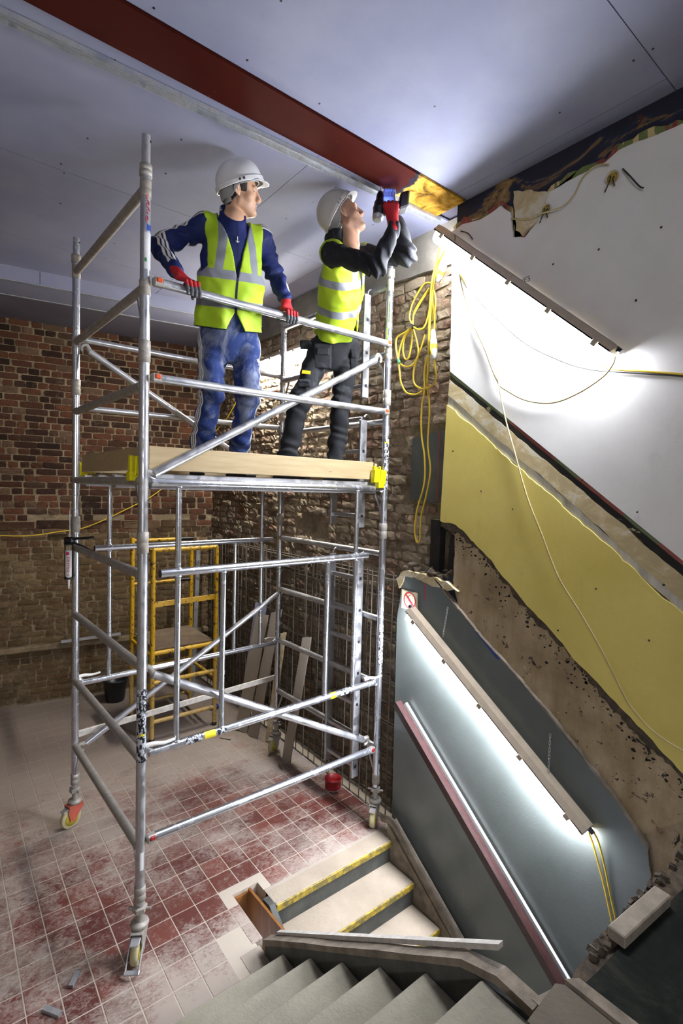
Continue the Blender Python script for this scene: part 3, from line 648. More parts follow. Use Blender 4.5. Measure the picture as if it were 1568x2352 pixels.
wrap('barcode_label',M['sticker_white'],.50,.60,0,0,-2.0,-1.2); wrap('barcode_label',M['sticker_white'],.38,.48,TLN,0,-1.6,-.7)
wrap('warning_label',M['label'],2.60,2.98,TLN,0,-2.6,-.2); wrap('warning_label',M['label'],1.26,1.58,TLN,0,-2.6,-.2); wrap('yellow_label',M['sticker_yellow'],2.945,2.955,TLN,0,-2.6,-1.2,.0266)
g=MB(); r_=random.Random(12)                                   # red marker scrawl running down the front post
def on_post(a,z): return (.0268*math.cos(a),.0268*math.sin(a),z)
def stroke(*q): g.path([on_post(-1.95+a*.6,4.085-z) for a,z in q],.0022,6,sub=4)
stroke((.2,0),(.5,.005),(.9,.018),(.45,.022),(.15,.020)); stroke((.2,.028),(.8,.034)); stroke((.3,.04),(1.0,.044),(1.2,.062),(.6,.056),(.4,.066)); stroke((.3,.072),(1.1,.078),(1.3,.094)); stroke((.5,.09),(1.2,.086)); stroke((.2,.104),(.6,.100),(.9,.110)); stroke((.2,.126),(.7,.12),(.9,.136),(.4,.146),(.15,.136),(.3,.124))
g.obj('red_marker_scrawl',M['red_spray'],tower)
# casters: stem, fork, wheel, brake pedal
def caster(x,y,yaw,brk,wd=0):
    c=empty('caster',(x,y,0)); c.parent=tower; R=Matrix.Rotation(yaw,3,'Z'); f=R@Vector((1,0,0)); s=R@Vector((0,1,0)); ctr=f*.035+Vector((0,0,.075))
    b=MB(); b.tube((0,0,.19),(0,0,.34),.021,16); b.lathe([(.026,.255),(.040,.262),(.040,.285),(.026,.29)],(0,0,0),n=6,smooth=False); b.tube(tuple(s*-.06+Vector((0,0,.272))),tuple(s*.06+Vector((0,0,.272))),.008,8); b.lathe([(.022,.17),(.045,.176),(.05,.19),(.046,.20),(.026,.206)],(0,0,0),n=20); b.obj('stem',M['cast'],c)
    b=MB(); b.lathe([(.03,-.019),(.070,-.019),(.075,-.012),(.075,.012),(.070,.019),(.03,.019)],ctr,s,n=28); wl=b.obj('wheel',M['wheel'],c)
    b=MB(); b.lathe([(.012,-.0215),(.052,-.0205),(.052,.0205),(.012,.0215)],ctr,s,n=22); b.obj('hub',M['hub'],wl)
    b=MB()
    for sg in (-1,1):
        o_=s*(sg*.030)-s*.0025; pl=[(-.045,.17),(.06,.17),(.066,.13),(.05,.06),(.02,.055),(-.02,.11),(-.05,.14)]
        b.prism(pl,o_,f,(0,0,1),s*.005)
    b.box(tuple(f*.008+Vector((0,0,.172))),(.11,.066,.007),R,ch=.002); b.tube(tuple(ctr-s*.035),tuple(ctr+s*.035),.008,10); b.obj('fork',brk,c)
    b=MB(); o_=ctr+f*.02
    b.box(tuple(f*.078+Vector((0,0,.15))),(.05,.05,.007),R@Matrix.Rotation(.35,3,'Y'),ch=.003)
    if wd: 
        for sg in (-1,1): b.path([tuple(f*.05+s*(sg*.034)+Vector((0,0,.12))),tuple(f*.135+s*(sg*.034)+Vector((0,0,.035)))],.005,8,spline=False)
        b.box(tuple(f*.137+Vector((0,0,.034))),(.022,.08,.010),R@Matrix.Rotation(.5,3,'Y'),ch=.003)
    b.obj('brake_pedal',M['cast'] if not wd else M['galv'],c)
caster(0,0,-PI/2-.62,M['cast'],1); caster(0,TWD,-PI/2-1.25,M['red_bracket']); caster(TLN,0,-PI/2-1.0,M['cast']); caster(TLN,TWD,-PI/2-1.2,M['cast'])
# guard rails with their coloured latches
def hook(b,p,d,r=.03):
    d=Vector(d).normalized(); p=Vector(p); s=d.cross(Vector((0,0,1))).normalized() if abs(d.z)<.9 else Vector((0,1,0)); u=s.cross(d)
    pts=[p-d*.06,p-d*.01]+[p+d*.028+d*(r*math.sin(a))*1.0+u*(r*math.cos(a)) for a in (.3,.9,1.6,2.3,2.9)]
    b.path(pts,[.021,.019,.015,.014,.013,.012,.008],10,sub=3)
def rail(name,a,c,r,mat,latch=None,hooks=True,flatb=False):
    a,c=Vector(a),Vector(c); d=(c-a).normalized(); e=empty(name,a); e.parent=tower; L=(c-a).length
    b=MB(); b.tube((0,0,0),d*L,r,16); b.obj('tube',mat,e)
    for q,s in ((Vector((0,0,0)),-1),(d*L,1)):
        b=MB()
        if latch:
            b.box(tuple(q+d*(s*.022)),(.055,.044,.046),d.to_track_quat('X','Z').to_matrix(),ch=.008); b.obj('latch_jaw',M['cast'],e)
            b=MB(); b.box(tuple(q+d*(s*.020)+Vector((0,-.021,.006))),(.030,.014,.024),d.to_track_quat('X','Z').to_matrix(),ch=.004); b.obj('latch',latch,e)
        elif hooks: hook(b,q,d*s); b.obj('hook',M['cast'],e)
    return e
rail('guard_rail',(0.079,-0.028,3.647),(1.744,-0.028,3.675),.0232,M['alu_mid'],M['orange'])
rail('guard_rail',(0.075,-0.028,3.152),(1.738,-0.028,3.175),.0232,M['alu_mid'],M['orange'])
rail('guard_rail',(.03,1.435,3.645),(1.77,1.435,3.655),.0232,M['alu_mid'],M['orange'])
rail('guard_rail',(.03,1.435,3.145),(1.77,1.435,3.165),.0232,M['alu_mid'],M['orange'])
rail('diagonal_brace',(0.053,-0.000,2.651),(1.669,-0.000,3.540),.0238,M['alu_mid'])
rail('diagonal_brace',(0.080,0.060,1.541),(1.704,0.060,0.668),.0238,M['alu_mid'])
rail('diagonal_brace',(.09,1.40,3.56),(1.72,1.40,2.66),.0238,M['alu_mid'])
rail('diagonal_brace',(.07,1.37,.62),(1.77,1.37,1.57),.0238,M['alu_mid'])
rail('horizontal_brace',(0.077,-0.010,0.652),(1.713,-0.010,0.612),.0245,M['alu'],M['red_clip'])
e=empty('horizontal_brace',(0,1.43,.69)); e.parent=tower; b=MB(); b.box((.9,0,.015),(1.80,.018,.052),Matrix.Rotation(-.025,3,'Y'),ch=.006); b.obj('tube',M['white_dusty'],e)
# side gate frames: long tubes with uprights
def gate(y,ztop,zmid,zbot,xs_full,xs_half,x0,x1,m0,m1,s):
    e=empty('guard_gate',(0,y,0)); e.parent=tower; R_=.0232
    b=MB(); b.tube((x0,0,ztop),(x1,0,ztop),R_,16); hook(b,(x0+.02,0,ztop),(-1,0,0)); hook(b,(x1-.02,0,ztop),(1,0,0)); b.obj('rail',M['alu'],e)
    b=MB(); b.tube((m0,0,zmid),(m1,0,zmid),R_,16,cap=False); b.obj('rail',M['alu'],e)
    b=MB(); b.tube((m0-.001,0,zmid),(m0+.004,0,zmid),R_*.97,16); b.tube((m1-.004,0,zmid),(m1+.001,0,zmid),R_*.97,16); b.obj('end_cap',M['black_plastic'],e)
    b=MB(); b.tube((x0,0,zbot),(x1,0,zbot),R_,16); hook(b,(x0+.02,0,zbot),(-1,0,0)); hook(b,(x1-.02,0,zbot),(1,0,0)); b.obj('rail',M['alu'],e)
    for x in xs_full:
        b=MB(); b.tube((x,0,zbot),(x,0,ztop),.0165,14)
        for z in (zbot+.022,zmid+.022,zmid-.024,ztop-.022): b.lathe([(.0165,-.006),(.022,-.002),(.022,.002),(.0165,.006)],(x,0,z),n=14)
        b.obj('upright',M['alu'],e)
    for x in xs_half:
        b=MB(); b.tube((x,0,zbot),(x,0,zmid),.0165,14)
        for z in (zbot+.022,zmid-.024): b.lathe([(.0165,-.006),(.022,-.002),(.022,.002),(.0165,.006)],(x,0,z),n=14)
        b.obj('upright',M['alu'],e)
    for x in (x0+.02,x1-.06):
        b=MB(); b.path([(x-.05,-s*.002,zbot+.045),(x,-s*.012,zbot+.05),(x+.06,-s*.018,zbot+.040),(x+.12,-s*.02,zbot+.045)],[.016,.012,.010,.008],8); b.obj('lever',M['white_plastic'] if x<.5 else M['cast'],e)
    for xx,w,mm in ((.245,.10,M['label']),(.36,.07,M['sticker_yellow']),(.44,.06,M['label']),(1.31,.05,M['sticker_yellow']),(1.40,.10,M['label'])):
        if s>0 or xx<.9:
            b=MB(); n=8; r=.0241; vs=[(X,-s*r*math.cos(t),zbot+r*math.sin(t)) for X in (xx,xx+w) for t in [(-1.2+2.5*i/n) for i in range(n+1)]]
            b.add(vs,[(i,i+1,n+2+i,n+1+i) for i in range(n)],True); b.obj('label',mm,e)
gate(0.0,2.605,2.110,1.130,(.195,1.527),(.473,1.265),.04,1.75,.095,1.64,1)
gate(1.40,2.60,2.098,1.085,(.238,1.597),(1.32,.52),.04,1.76,.131,1.715,-1)
# platform deck
pf=empty('platform',(0,0,2.62)); pf.parent=tower
for y in (.055,.66,.70,1.345):
    b=MB(); b.box((.90,y,-.01),(1.70,.04,.085),ch=.006); b.obj('side_beam',M['alu_mid'],pf)
for y0,y1 in ((.075,.655),(.705,1.325)):
    b=MB(); b.box((.87,(y0+y1)/2,.026),(1.62,y1-y0,.018)); b.obj('deck_board',M['deck_ply'],pf)
for x in (.03,1.72):
    for y in (.20,.52,.85,1.2):
        b=MB(); b.box((x,y,.012),(.06,.05,.03),ch=.006); b.obj('hook',M['cast'],pf)
# timber toe boards held by yellow clips
def toe(p,d,name='toe_board'):
    b=MB(); b.box(p,d,ch=.003); return b.obj(name,M['pine'],tower)
toe((.868,.035,2.735),(1.665,.028,.130)); toe((.868,1.37,2.735),(1.665,.028,.130)); toe((.022,.655,2.732),(.028,1.22,.124)); toe((1.765,.64,2.732),(.028,1.16,.124))
for (x,y,a) in ((.0,.005,0),(.0,TWD,-PI/2),(TLN,0,PI/2),(TLN,TWD,PI)):
    e=empty('toe_board_clip',(x,y,2.665),rz=a); e.parent=tower; b=MB()
    b.box((-.030,.075,.03),(.010,.12,.100),Matrix.Rotation(.12,3,'X'),ch=.003); b.box((-.010,.128,.03),(.045,.008,.095),ch=.002); b.box((-.010,.028,.03),(.045,.008,.095),ch=.002); b.box((-.030,.078,-.03),(.045,.06,.05),ch=.004); b.box((-.038,.075,.035),(.012,.010,.085),ch=.002)
    b.box((.055,-.022,.02),(.09,.010,.085),ch=.002) if False else None
    b.obj('clip_body',M['yellow_plastic'],e)
e=empty('toe_board_clip',(1.735,.03,2.69)); e.parent=tower; b=MB(); b.box((-.035,-.022,.02),(.018,.02,.125),ch=.003); b.box((.018,-.022,.02),(.014,.02,.12),ch=.003); b.box((-.008,-.004,.02),(.06,.012,.11),ch=.002); b.obj('clip_body',M['yellow_plastic'],e)
# clip-on access ladders inside the far end frame
for z0,z1,ofs in ((.31,2.06,.0),(2.30,3.13,-.005),(3.30,4.08,.0)):
    e=empty('access_ladder',(1.738+ofs,.35,z0)); e.parent=tower
    for y in (-.168,.168):
        b=MB(); b.box((0,y,(z1-z0)/2),(.066,.024,z1-z0),ch=.003); b.obj('stile',M['alu_mid'],e)
    n=int((z1-z0-.06)/.25)+1
    for k in range(n):
        b=MB(); b.box((0,0,.09+.25*k),(.03,.32,.032),ch=.004); b.obj('rung',M['alu_mid'],e)
        b=MB(); b.box((0,-.1805,.09+.25*k),(.022,.001,.022)); b.obj('rung_end',M['black_plastic'],e)
    for y in (-.168,.168):
        b=MB(); b.path([(0,y,z1-z0-.02),(.015,y,z1-z0+.03),(.05,y,z1-z0+.045),(.085,y,z1-z0+.02)],.007,6); b.obj('hook',M['alu_mid'],e)

# ------------------------------------------------------------------ figures: smooth bodies from distance fields
f32=np.float32
def V3(p): return np.array(p,dtype=f32)
def nrm(v): v=np.array(v,dtype=float); return v/np.linalg.norm(v)
def cone(P,a,b,ra,rb):
    a=V3(a); ab=V3(b)-a; q=P-a; t=np.clip(q@ab/max(float(ab@ab),1e-9),0,1); return np.linalg.norm(q-t[:,None]*ab,axis=1)-(ra+(rb-ra)*t)
def ell(P,c,r,R=None):
    q=P-V3(c)
    if R is not None: q=q@R.T
    r=V3(r); k0=np.linalg.norm(q/r,axis=1); k1=np.linalg.norm(q/(r*r),axis=1)+1e-6; return k0*(k0-1)/k1
def boxd(P,c,h,rd=0.0,R=None):
    q=P-V3(c)
    if R is not None: q=q@R.T
    q=np.abs(q)-V3(h)+rd; return np.linalg.norm(np.maximum(q,0),axis=1)+np.minimum(q.max(axis=1),0)-rd
def smin(a,b,k):
    h=np.clip(.5+.5*(b-a)/k,0,1); return b+(a-b)*h-k*h*(1-h)
def smax(a,b,k): return -smin(-a,-b,k)
def wr(P,s,seed=0):
    """soft cloth folds, about -1..1"""
    x,y,z=(P[:,0]*s+seed*1.7),(P[:,1]*s+seed*.9),(P[:,2]*s+seed*2.3)
    return .5*np.sin(2.1*x+1.3*np.sin(1.7*z+y)+.8*z)+.3*np.sin(3.7*z+1.9*np.sin(2.3*y-x)+1.1*x)+.2*np.sin(5.9*y+2.3*x+1.7*np.sin(3.1*z))
def surface(fn,lo,hi,h):
    """surface nets over a narrow band -> vertices, quads"""
    K=4; lo=np.array(lo,float); n=np.ceil((np.array(hi,float)-lo)/h).astype(int)+1; nb=-(-n//K); N=nb*K
    bx=np.stack(np.meshgrid(*[np.arange(m) for m in nb],indexing='ij'),-1).reshape(-1,3)
    cen=lo+(bx*K+(K-1)/2)*h; d=fn(cen.astype(f32)); act=np.abs(d)<h*K*1.35
    G=np.repeat(np.repeat(np.repeat(np.where(d<0,-1.,1.).reshape(nb),K,0),K,1),K,2).astype(f32)
    off=np.stack(np.meshgrid(*[np.arange(K)]*3,indexing='ij'),-1).reshape(-1,3); A=bx[act]
    for i in range(0,len(A),6000):
        I=(A[i:i+6000,None,:]*K+off[None]).reshape(-1,3); G[I[:,0],I[:,1],I[:,2]]=fn((lo+I*h).astype(f32))
    G[0]=G[-1]=1; G[:,0]=G[:,-1]=1; G[:,:,0]=G[:,:,-1]=1
    S=G<0; c=[(i,j,k) for i in(0,1) for j in(0,1) for k in(0,1)]; M_=np.array(N)-1
    cnt=np.zeros(M_,np.int8)
    for i,j,k in c: cnt+=S[i:i+M_[0],j:j+M_[1],k:k+M_[2]]
    cells=np.argwhere((cnt>0)&(cnt<8)); idx=-np.ones(M_,np.int64); idx[tuple(cells.T)]=np.arange(len(cells))
    sm=np.zeros((len(cells),3)); ct=np.zeros(len(cells))
    val={o:G[cells[:,0]+o[0],cells[:,1]+o[1],cells[:,2]+o[2]] for o in c}
    for o in c:
        for ax in range(3):
            if o[ax]: continue
            p=list(o); p[ax]=1; p=tuple(p); a,b=val[o],val[p]; m=(a<0)!=(b<0); t=np.where(m,a/np.where(m,a-b,1),0)
            q=np.tile(np.array(o,float),(len(cells),1)); q[:,ax]+=t; sm+=q*m[:,None]; ct+=m
    vs=lo+(cells+sm/ct[:,None])*h; fs=[]
    for ax in range(3):
        b,c2=(ax+1)%3,(ax+2)%3; sl0=[slice(None)]*3; sl1=[slice(None)]*3; sl0[ax]=slice(0,-1); sl1[ax]=slice(1,None)
        E=np.argwhere(S[tuple(sl0)]!=S[tuple(sl1)]); E=E[(E[:,b]>0)&(E[:,c2]>0)&(E[:,b]<M_[b])&(E[:,c2]<M_[c2])]
        q=[]
        for db,dc in ((0,0),(1,0),(1,1),(0,1)):
            I=E.copy(); I[:,b]-=db; I[:,c2]-=dc; q.append(idx[tuple(I.T)])
        q=np.stack(q,1); ins=S[tuple(E.T)]; q[~ins]=q[~ins][:,::-1]; fs.append(q)
    return vs,np.concatenate(fs)
def sobj(name,fn,lo,hi,h,mats,parent,attrs=None,extra=None):
    vs,fs=surface(fn,lo,hi,h)
    if extra is not None:
        v2,f2=extra; fs=np.concatenate([fs,f2+len(vs)]); vs=np.concatenate([vs,v2])
    O=np.array(parent.location) if parent is not None else 0
    if parent is not None and parent.parent is not None: O=O+np.array(parent.parent.location)
    me=bpy.data.meshes.new(name); me.vertices.add(len(vs)); me.vertices.foreach_set('co',(vs-O).astype(f32).ravel())
    me.loops.add(len(fs)*4); me.loops.foreach_set('vertex_index',fs.astype(np.int32).ravel()); me.polygons.add(len(fs)); me.polygons.foreach_set('loop_start',np.arange(0,len(fs)*4,4,dtype=np.int32))
    me.update(calc_edges=True); me.polygons.foreach_set('use_smooth',np.ones(len(fs),bool))
    for m in (mats if isinstance(mats,(list,tuple)) else [mats]): me.materials.append(m)
    for k,g in (attrs or {}).items():
        a=me.attributes.new(k,'FLOAT','POINT'); a.data.foreach_set('value',g(vs.astype(f32)).astype(f32))
    o=bpy.data.objects.new(name,me); COL.objects.link(o)
    if parent is not None: o.parent=parent
    return o
# materials of skin and clothes; the marks on them follow distance attributes stored on the cloth
def edge(t,a,w=.0012): return t.step(t.attr(a),-w,w)
def m_skin(name,c,dark,stub):
    t=NT(name); n=t.noise(60,4,.6); col=t.mix(n,c,dark); col=t.mix(t.math('MULTIPLY',t.step(t.attr('lips'),-.002,.002),.55),col,'#9a5a50')
    col=t.mix(t.math('MULTIPLY',t.step(t.attr('stubble'),-.012,.012),stub),col,'#5a4a42'); t.b.inputs['Subsurface Weight'].default_value=.08; t.b.inputs['Subsurface Radius'].default_value=(.012,.005,.003)
    t.bump(t.noise(260,3),.1,.002); return t.fin(col,.5)
M['skin1']=m_skin('pale_skin','#c79f80','#b98e70',.12); M['skin2']=m_skin('weathered_skin','#b88f74','#a3795f',.38)
def m_cloth(name,c,c2,dusty,marks=(),rough=.85,wave=0):
    t=NT(name); n=t.noise(5,5,.65); col=t.mix(t.step(n,.3,.75),c,c2)
    d=t.step(t.noise(7,6,.72,t.map(t.pos(),(1,1,.55)),.6),.58-dusty*.2,.80-dusty*.2); col=t.mix(t.math('MULTIPLY',d,dusty),col,'#9aa0a8')
    ro=rough
    for a,mc in marks: col=t.mix(edge(t,a),col,mc)
    t.bump(t.math('ADD',t.noise(240,3),t.math('MULTIPLY',t.noise(22,4,.6),.8)),.22,.004); return t.fin(col,ro,spec=.3)
M['track_top']=m_cloth('navy_tracksuit_top','#10205a','#0c1842',.12,(('stripe','#c9c6bb'),('zip','#0a0f22')),.7)
M['track_leg']=m_cloth('dusty_navy_track_trousers','#1d3163','#162654',.62,(('stripe','#c9c6bb'),('logo','#c9c6bb')),.85)
M['hoodie']=m_cloth('black_hooded_top','#16171a','#1f2024',.22); M['work_leg']=m_cloth('black_work_trousers','#17181a','#222326',.20)
M['vest']=m_cloth('lime_high_visibility_cloth','#99ba1b','#a8c728',.03,(('refl','#7d8087'),('zip','#14182a'),('hem','#1a2436')),.6)
M['vest2']=m_cloth('lime_high_visibility_cloth_worn','#93ac1c','#a3ba29',.06,(('refl','#77797f'),('zip','#14182a'),('hem','#1a2436')),.6)
M['glove']=m_cloth('red_glove_with_grey_palm','#a3181c','#8c1418',.05,(('palm','#4b4d50'),('cuff','#b8862f')),.6)
M['glove2']=m_cloth('grey_dipped_glove','#5b5d61','#6a6c70',.15,(('cuff','#8c1418'),),.6)
M['hat']=flat('white_hard_hat_shell','#d3d3d2',.28,vary=.03,scale=6); M['hat_inner']=flat('grey_hat_harness','#8f8f8c',.5,vary=.1)
M['hat2']=flat('scuffed_white_hard_hat_shell','#bdbbb4',.38,vary=.09,scale=7)
M['hair']=flat('dark_brown_hair','#241811',.6,vary=.35,scale=60,bump=.6,bs=200); M['eye']=flat('eye_white','#a59c93',.6,vary=.02,spec=.1); M['iris']=flat('dark_iris','#20160f',.5,spec=.1)
M['leather']=flat('dark_leather','#14130f',.5,vary=.2,scale=30)
def head_field(wide=1.0,old=0.0):
    def f(Q):
        X=np.abs(Q[:,0]); S=np.stack([X,Q[:,1],Q[:,2]],1)
        d=ell(S,(0,-.012,.048),(.074*wide,.095,.086))
        d=smin(d,ell(S,(0,.030,-.012),(.062*wide,.062,.085)),.03)
        d=smin(d,cone(S,(.0,.052,-.065),(0,.070,-.094),.040,.023),.03)
        d=smin(d,cone(S,(.047,.005,-.058),(.012,.072,-.097),.020,.017),.025)      # jaw line
        d=smin(d,ell(S,(.045,.058,-.022),(.022,.024,.022)),.02)                   # cheek bone
        d=smin(d,ell(S,(.022,.086,.030),(.028,.014,.009)),.014)                   # brow
        d=smax(d,-ell(S,(.031,.101,.010),(.018,.017,.011)),.012)                  # eye socket
        d=smin(d,ell(S,(.031,.079,.017),(.015,.010,.0045)),.004)                  # upper lid
        d=smin(d,ell(S,(.031,.079,.003),(.014,.010,.0040)),.005)                  # lower lid
        d=smin(d,cone(S,(0,.088,.026),(0,.114,-.026),.0085,.0110),.010)           # nose
        d=smin(d,ell(S,(.0115,.104,-.034),(.0085,.0125,.0080)),.006)
        d=smax(d,-ell(S,(.0075,.109,-.0425),(.0035,.0055,.004)),.003)
        d=smin(d,ell(S,(0,.088,-.056),(.021,.012,.0052)),.005); d=smin(d,ell(S,(0,.087,-.0675),(.019,.0125,.0062)),.005)
        d=smax(d,-ell(S,(0,.101,-.0615),(.022,.009,.0013)),.003)
        d=smin(d,ell(S,(0,.084,-.100),(.017,.014,.013)),.012)                     # chin
        d=smin(d,cone(S,(0,-.022,-.04),(0,-.052,-.215),.048*wide,.055*wide),.03)  # neck
        d=smin(d,cone(S,(0,.035,-.10),(0,.0,-.16),.022,.022),.03) 
        d=smin(d,cone(S,(.045,-.03,-.05),(.012,.005,-.19),.012,.010),.02)         # neck muscle
        R=np.array(((.55,.0,.12),(0,1,.15),(-.1,-.15,1)),f32)
        E=np.stack([(S[:,0]-.081)*.9+(S[:,1]+.008)*.45,S[:,1]+.006-(S[:,2]+.002)*-.15,S[:,2]-.004],1)
        e=ell(E,(0,0,0),(.0075,.018,.032)); e=smax(e,-ell(E,(.0065,.002,.002),(.0045,.0105,.0205)),.003); e=smin(e,ell(E,(.0045,.004,.0),(.003,.0045,.013)),.003)
        e=smin(e,ell(E,(-.002,.004,-.026),(.006,.008,.010)),.004); e=smax(e,-ell(E,(.006,.010,-.006),(.004,.004,.006)),.002)
        d=smin(d,e,.004)
        if old: d=d+.0011*np.sin(90*S[:,2]+40*S[:,1])*np.exp(-((S[:,0]-.04)/.02)**2)*(S[:,1]>.03)
        return d
    return f
def person(key,label,J,face,fup,body_f,W_,vmat,hatmat,skin,hood=False,leg_mats=None):
    """J: joints in the room's coordinates. Returns the root Empty"""
    g=np.array(J['foot'],float); root=empty('person',tuple(g),label,'person')
    pel,neck=np.array(J['pel']),np.array(J['neck']); up=nrm(neck-pel); fw=np.array(body_f,float); fw=nrm(fw-up*(fw@up)); rt=np.cross(fw,up); RT=np.stack([rt,fw,up]).astype(f32); H=float(np.linalg.norm(neck-pel))
    def loc(P): return (P-V3(pel))@RT.T
    ws=np.array([-.20,-.08,0,.12,.22,.36,.46,.54,.60,.66])*H/.66
    aa=np.array([.150,.170,.172,.158,.156,.172,.178,.160,.098,.062])*W_; bb=np.array([.110,.120,.122,.116,.114,.126,.124,.104,.080,.060])*W_
    def torso(L,grow=0.0,lo=-.1,hi=.66):
        w=L[:,2]; a=np.interp(w,ws,aa).astype(f32)+grow; b=np.interp(w,ws,bb).astype(f32)+grow
        d=(np.sqrt((L[:,0]/a)**2+((L[:,1]+.0)/b)**2)-1)*np.minimum(a,b); return smax(d,np.maximum(lo-w,w-hi),.03)
    shR,shL,elR,elL,wrR,wrL=[np.array(J[k]) for k in('shR','shL','elR','elL','wrR','wrL')]
    chest=pel+up*(H*.80)
    # --- body: one continuous skin from crown to feet
    fz=nrm(fup); fy=np.array(face,float); fy=nrm(fy-fz*(fy@fz)); fx=np.cross(fy,fz); RH=np.stack([fx,fy,fz]).astype(f32); HC=np.array(J['head'])
    hf=head_field(1.0,1.0 if hood else 0.0)
    def hl(P): return (P-V3(HC))@RH.T
    nb0=HC+RH.T@np.array((0,-.035,-.13))
    def headf(P):
        Q=hl(P); d=hf(Q); d=smin(d,cone(P,nb0,neck,.050,.058),.03); d=smin(d,cone(P,neck,chest,.062,.085),.04); return smax(d,-(P-V3(neck))@V3(up)-.12,.01)
    lo=np.minimum(HC-.16,neck-.12); hi=np.maximum(HC+.16,neck+.12)
    def rest(P):
        d=torso(loc(P),-.022,-.12,.62)
        for s,e,w in((shR,elR,wrR),(shL,elL,wrL)): d=smin(d,cone(P,chest,s,.07,.055),.04); d=smin(d,cone(P,s,e,.048,.038),.02); d=smin(d,cone(P,e,w,.038,.028),.02)
        for h,k,a in(('hipR','knR','anR'),('hipL','knL','anL')): d=smin(d,cone(P,J[h],J[k],.078,.052),.05); d=smin(d,cone(P,J[k],J[a],.050,.036),.03)
        return d
    pts=np.array([J[k] for k in('pel','neck','shR','shL','elR','elL','wrR','wrL','hipR','hipL','knR','knL','anR','anL')]); ev=surface(rest,pts.min(0)-.16,pts.max(0)+.1,.014)
    ly=lambda P:np.maximum(.006-np.abs(hl(P)[:,2]+.062)*1.0,-1)*1.0
    body=sobj('body',headf,lo,hi,.0026,skin,root,{'lips':lambda P:-ell(hl(P),(0,.096,-.062),(.022,.012,.012)),'stubble':lambda P:(lambda Q:np.maximum(-ell(Q,(0,.05,-.075),(.07,.055,.045)),(np.maximum(Q[:,2]-.01-.9*np.maximum(Q[:,1]-.0,0),-.05-Q[:,1]) if hood else -1+0*Q[:,2])))(hl(P))},ev)
    for s in (-1,1):
        c=HC+RH.T@np.array((s*.031,.0750,.0098)); b=MB(); b.lathe([(.0105*math.sin(t),-.0105*math.cos(t)) for t in np.linspace(.02,PI-.02,9)],tuple(c-g),tuple(fy),n=14); e=b.obj('eye',M['eye'],root)
        b=MB(); b.lathe([(.0,.0109),(.0070,.0084),(.0074,.0076)],tuple(c-g),tuple(nrm(fy+fx*0)),n=12); b.obj('iris',M['iris'],e)
        b=MB(); b.path([tuple(HC+RH.T@np.array(q)-g) for q in((s*.014,.0965,.0275),(s*.028,.0965,.0325),(s*.046,.082,.029))],[.0028,.0036,.0018],6); b.obj('eyebrow',M['hair'],root)
    if not hood:
        def hair(P):
            Q=hl(P); d=hf(Q)-.006; lim=np.minimum(Q[:,2]-(-.075+1.1*np.maximum(Q[:,1]+.05,0)),.02-Q[:,1]); sb=-boxd(np.stack([np.abs(Q[:,0]),Q[:,1],Q[:,2]],1),(.07,.031,.035),(.025,.016,.040),.008)
            return smax(smax(np.maximum(d,-(d+.012)),-np.maximum(lim,sb),.004),-ell(np.stack([np.abs(Q[:,0]),Q[:,1],Q[:,2]],1),(.082,-.006,0),(.03,.020,.036)),.004)
        sobj('hair',hair,HC-.15,HC+.15,.0035,M['hair'],root)
    # --- jacket with sleeves
    sm_=.05
    def arm(P,s,e,w,r0,r1,r2,seed):
        d=cone(P,s,e,r0,r1); d=smin(d,cone(P,e,w,r1,r2),.03)
        de=np.linalg.norm(P-V3(e),axis=1); A=.0055+.0065*np.exp(-(de/.12)**2); ax=nrm(np.array(w)-np.array(s)); q=P@V3(ax)
        return d+A*np.sin(q*92+3.6*wr(P,8,seed))*.75+.0050*wr(P,14,seed)
    def jacket(P):
        L=loc(P); d=torso(L,.004,.02,H+.0)
        d=smin(d,smin(cone(P,chest,shR,.085,.070),cone(P,chest,shL,.085,.070),.03),.05)
        d=smin(d,smin(arm(P,shR,elR,wrR,.068,.056,.042,1),arm(P,shL,elL,wrL,.068,.056,.042,2),.02),.03)
        if hood:
            q=neck-fw*.075-up*.005; d=smin(d,ell(P,tuple(q+up*.02),(.095,.070,.062),RT),.03); d=smin(d,cone(P,neck-fw*.065+up*.055+rt*.05,neck-fw*.065+up*.055-rt*.05,.028,.028),.03); d=smin(d,cone(P,neck+rt*.062-fw*.045+up*.055,neck+rt*.055+fw*.06-up*.045,.040,.026),.02); d=smin(d,cone(P,neck-rt*.062-fw*.045+up*.055,neck-rt*.055+fw*.06-up*.045,.040,.026),.02)
            d=smax(d,-cone(P,neck-up*.05+fw*.01,HC-fz*.06,.052,.058),.012)
        else:
            c1=cone(P,neck-up*.05,neck+up*.12-fw*.022,.082,.073); c1=smax(c1,(L[:,2]-H-.050)+.62*L[:,1],.006); d=smin(d,c1,.02); d=smax(d,-cone(P,neck-up*.02+fw*.02,neck+up*.16-fw*.022,.050,.066),.006); d=d-.0045*wr(P,11,5)*np.clip((L[:,2]-H+.03)/.03,0,1)
        return d+.0045*wr(P,11,5)
    ap=np.array([shR,shL,elR,elL,wrR,wrL,neck,pel]); 
    def sleeve_stripe(P):
        out=np.full(len(P),-1.,f32)
        for s,e,w,sg in((shR,elR,wrR,1),(shL,elL,wrL,-1)):
            o=np.array(J.get('out'+('R' if sg>0 else 'L'),rt*sg),float)
            for a,b,end in((s,e,0),(e,w,.14)):
                ax=nrm(b-a); q=P-V3(a); t=q@V3(ax)/np.linalg.norm(b-a); oo=nrm(o-ax*(o@ax)); si=np.cross(ax,oo); u=q@V3(oo); v=q@V3(si)
                m=np.maximum(np.maximum(.0060-np.abs(v),.0060-np.abs(v-.020)),.0060-np.abs(v+.020)); m=np.minimum(m,np.minimum(u-.015,np.minimum(t+.45 if a is s else t,1-end-t if end else 1-t)*.2)); out=np.maximum(out,m)
        return out
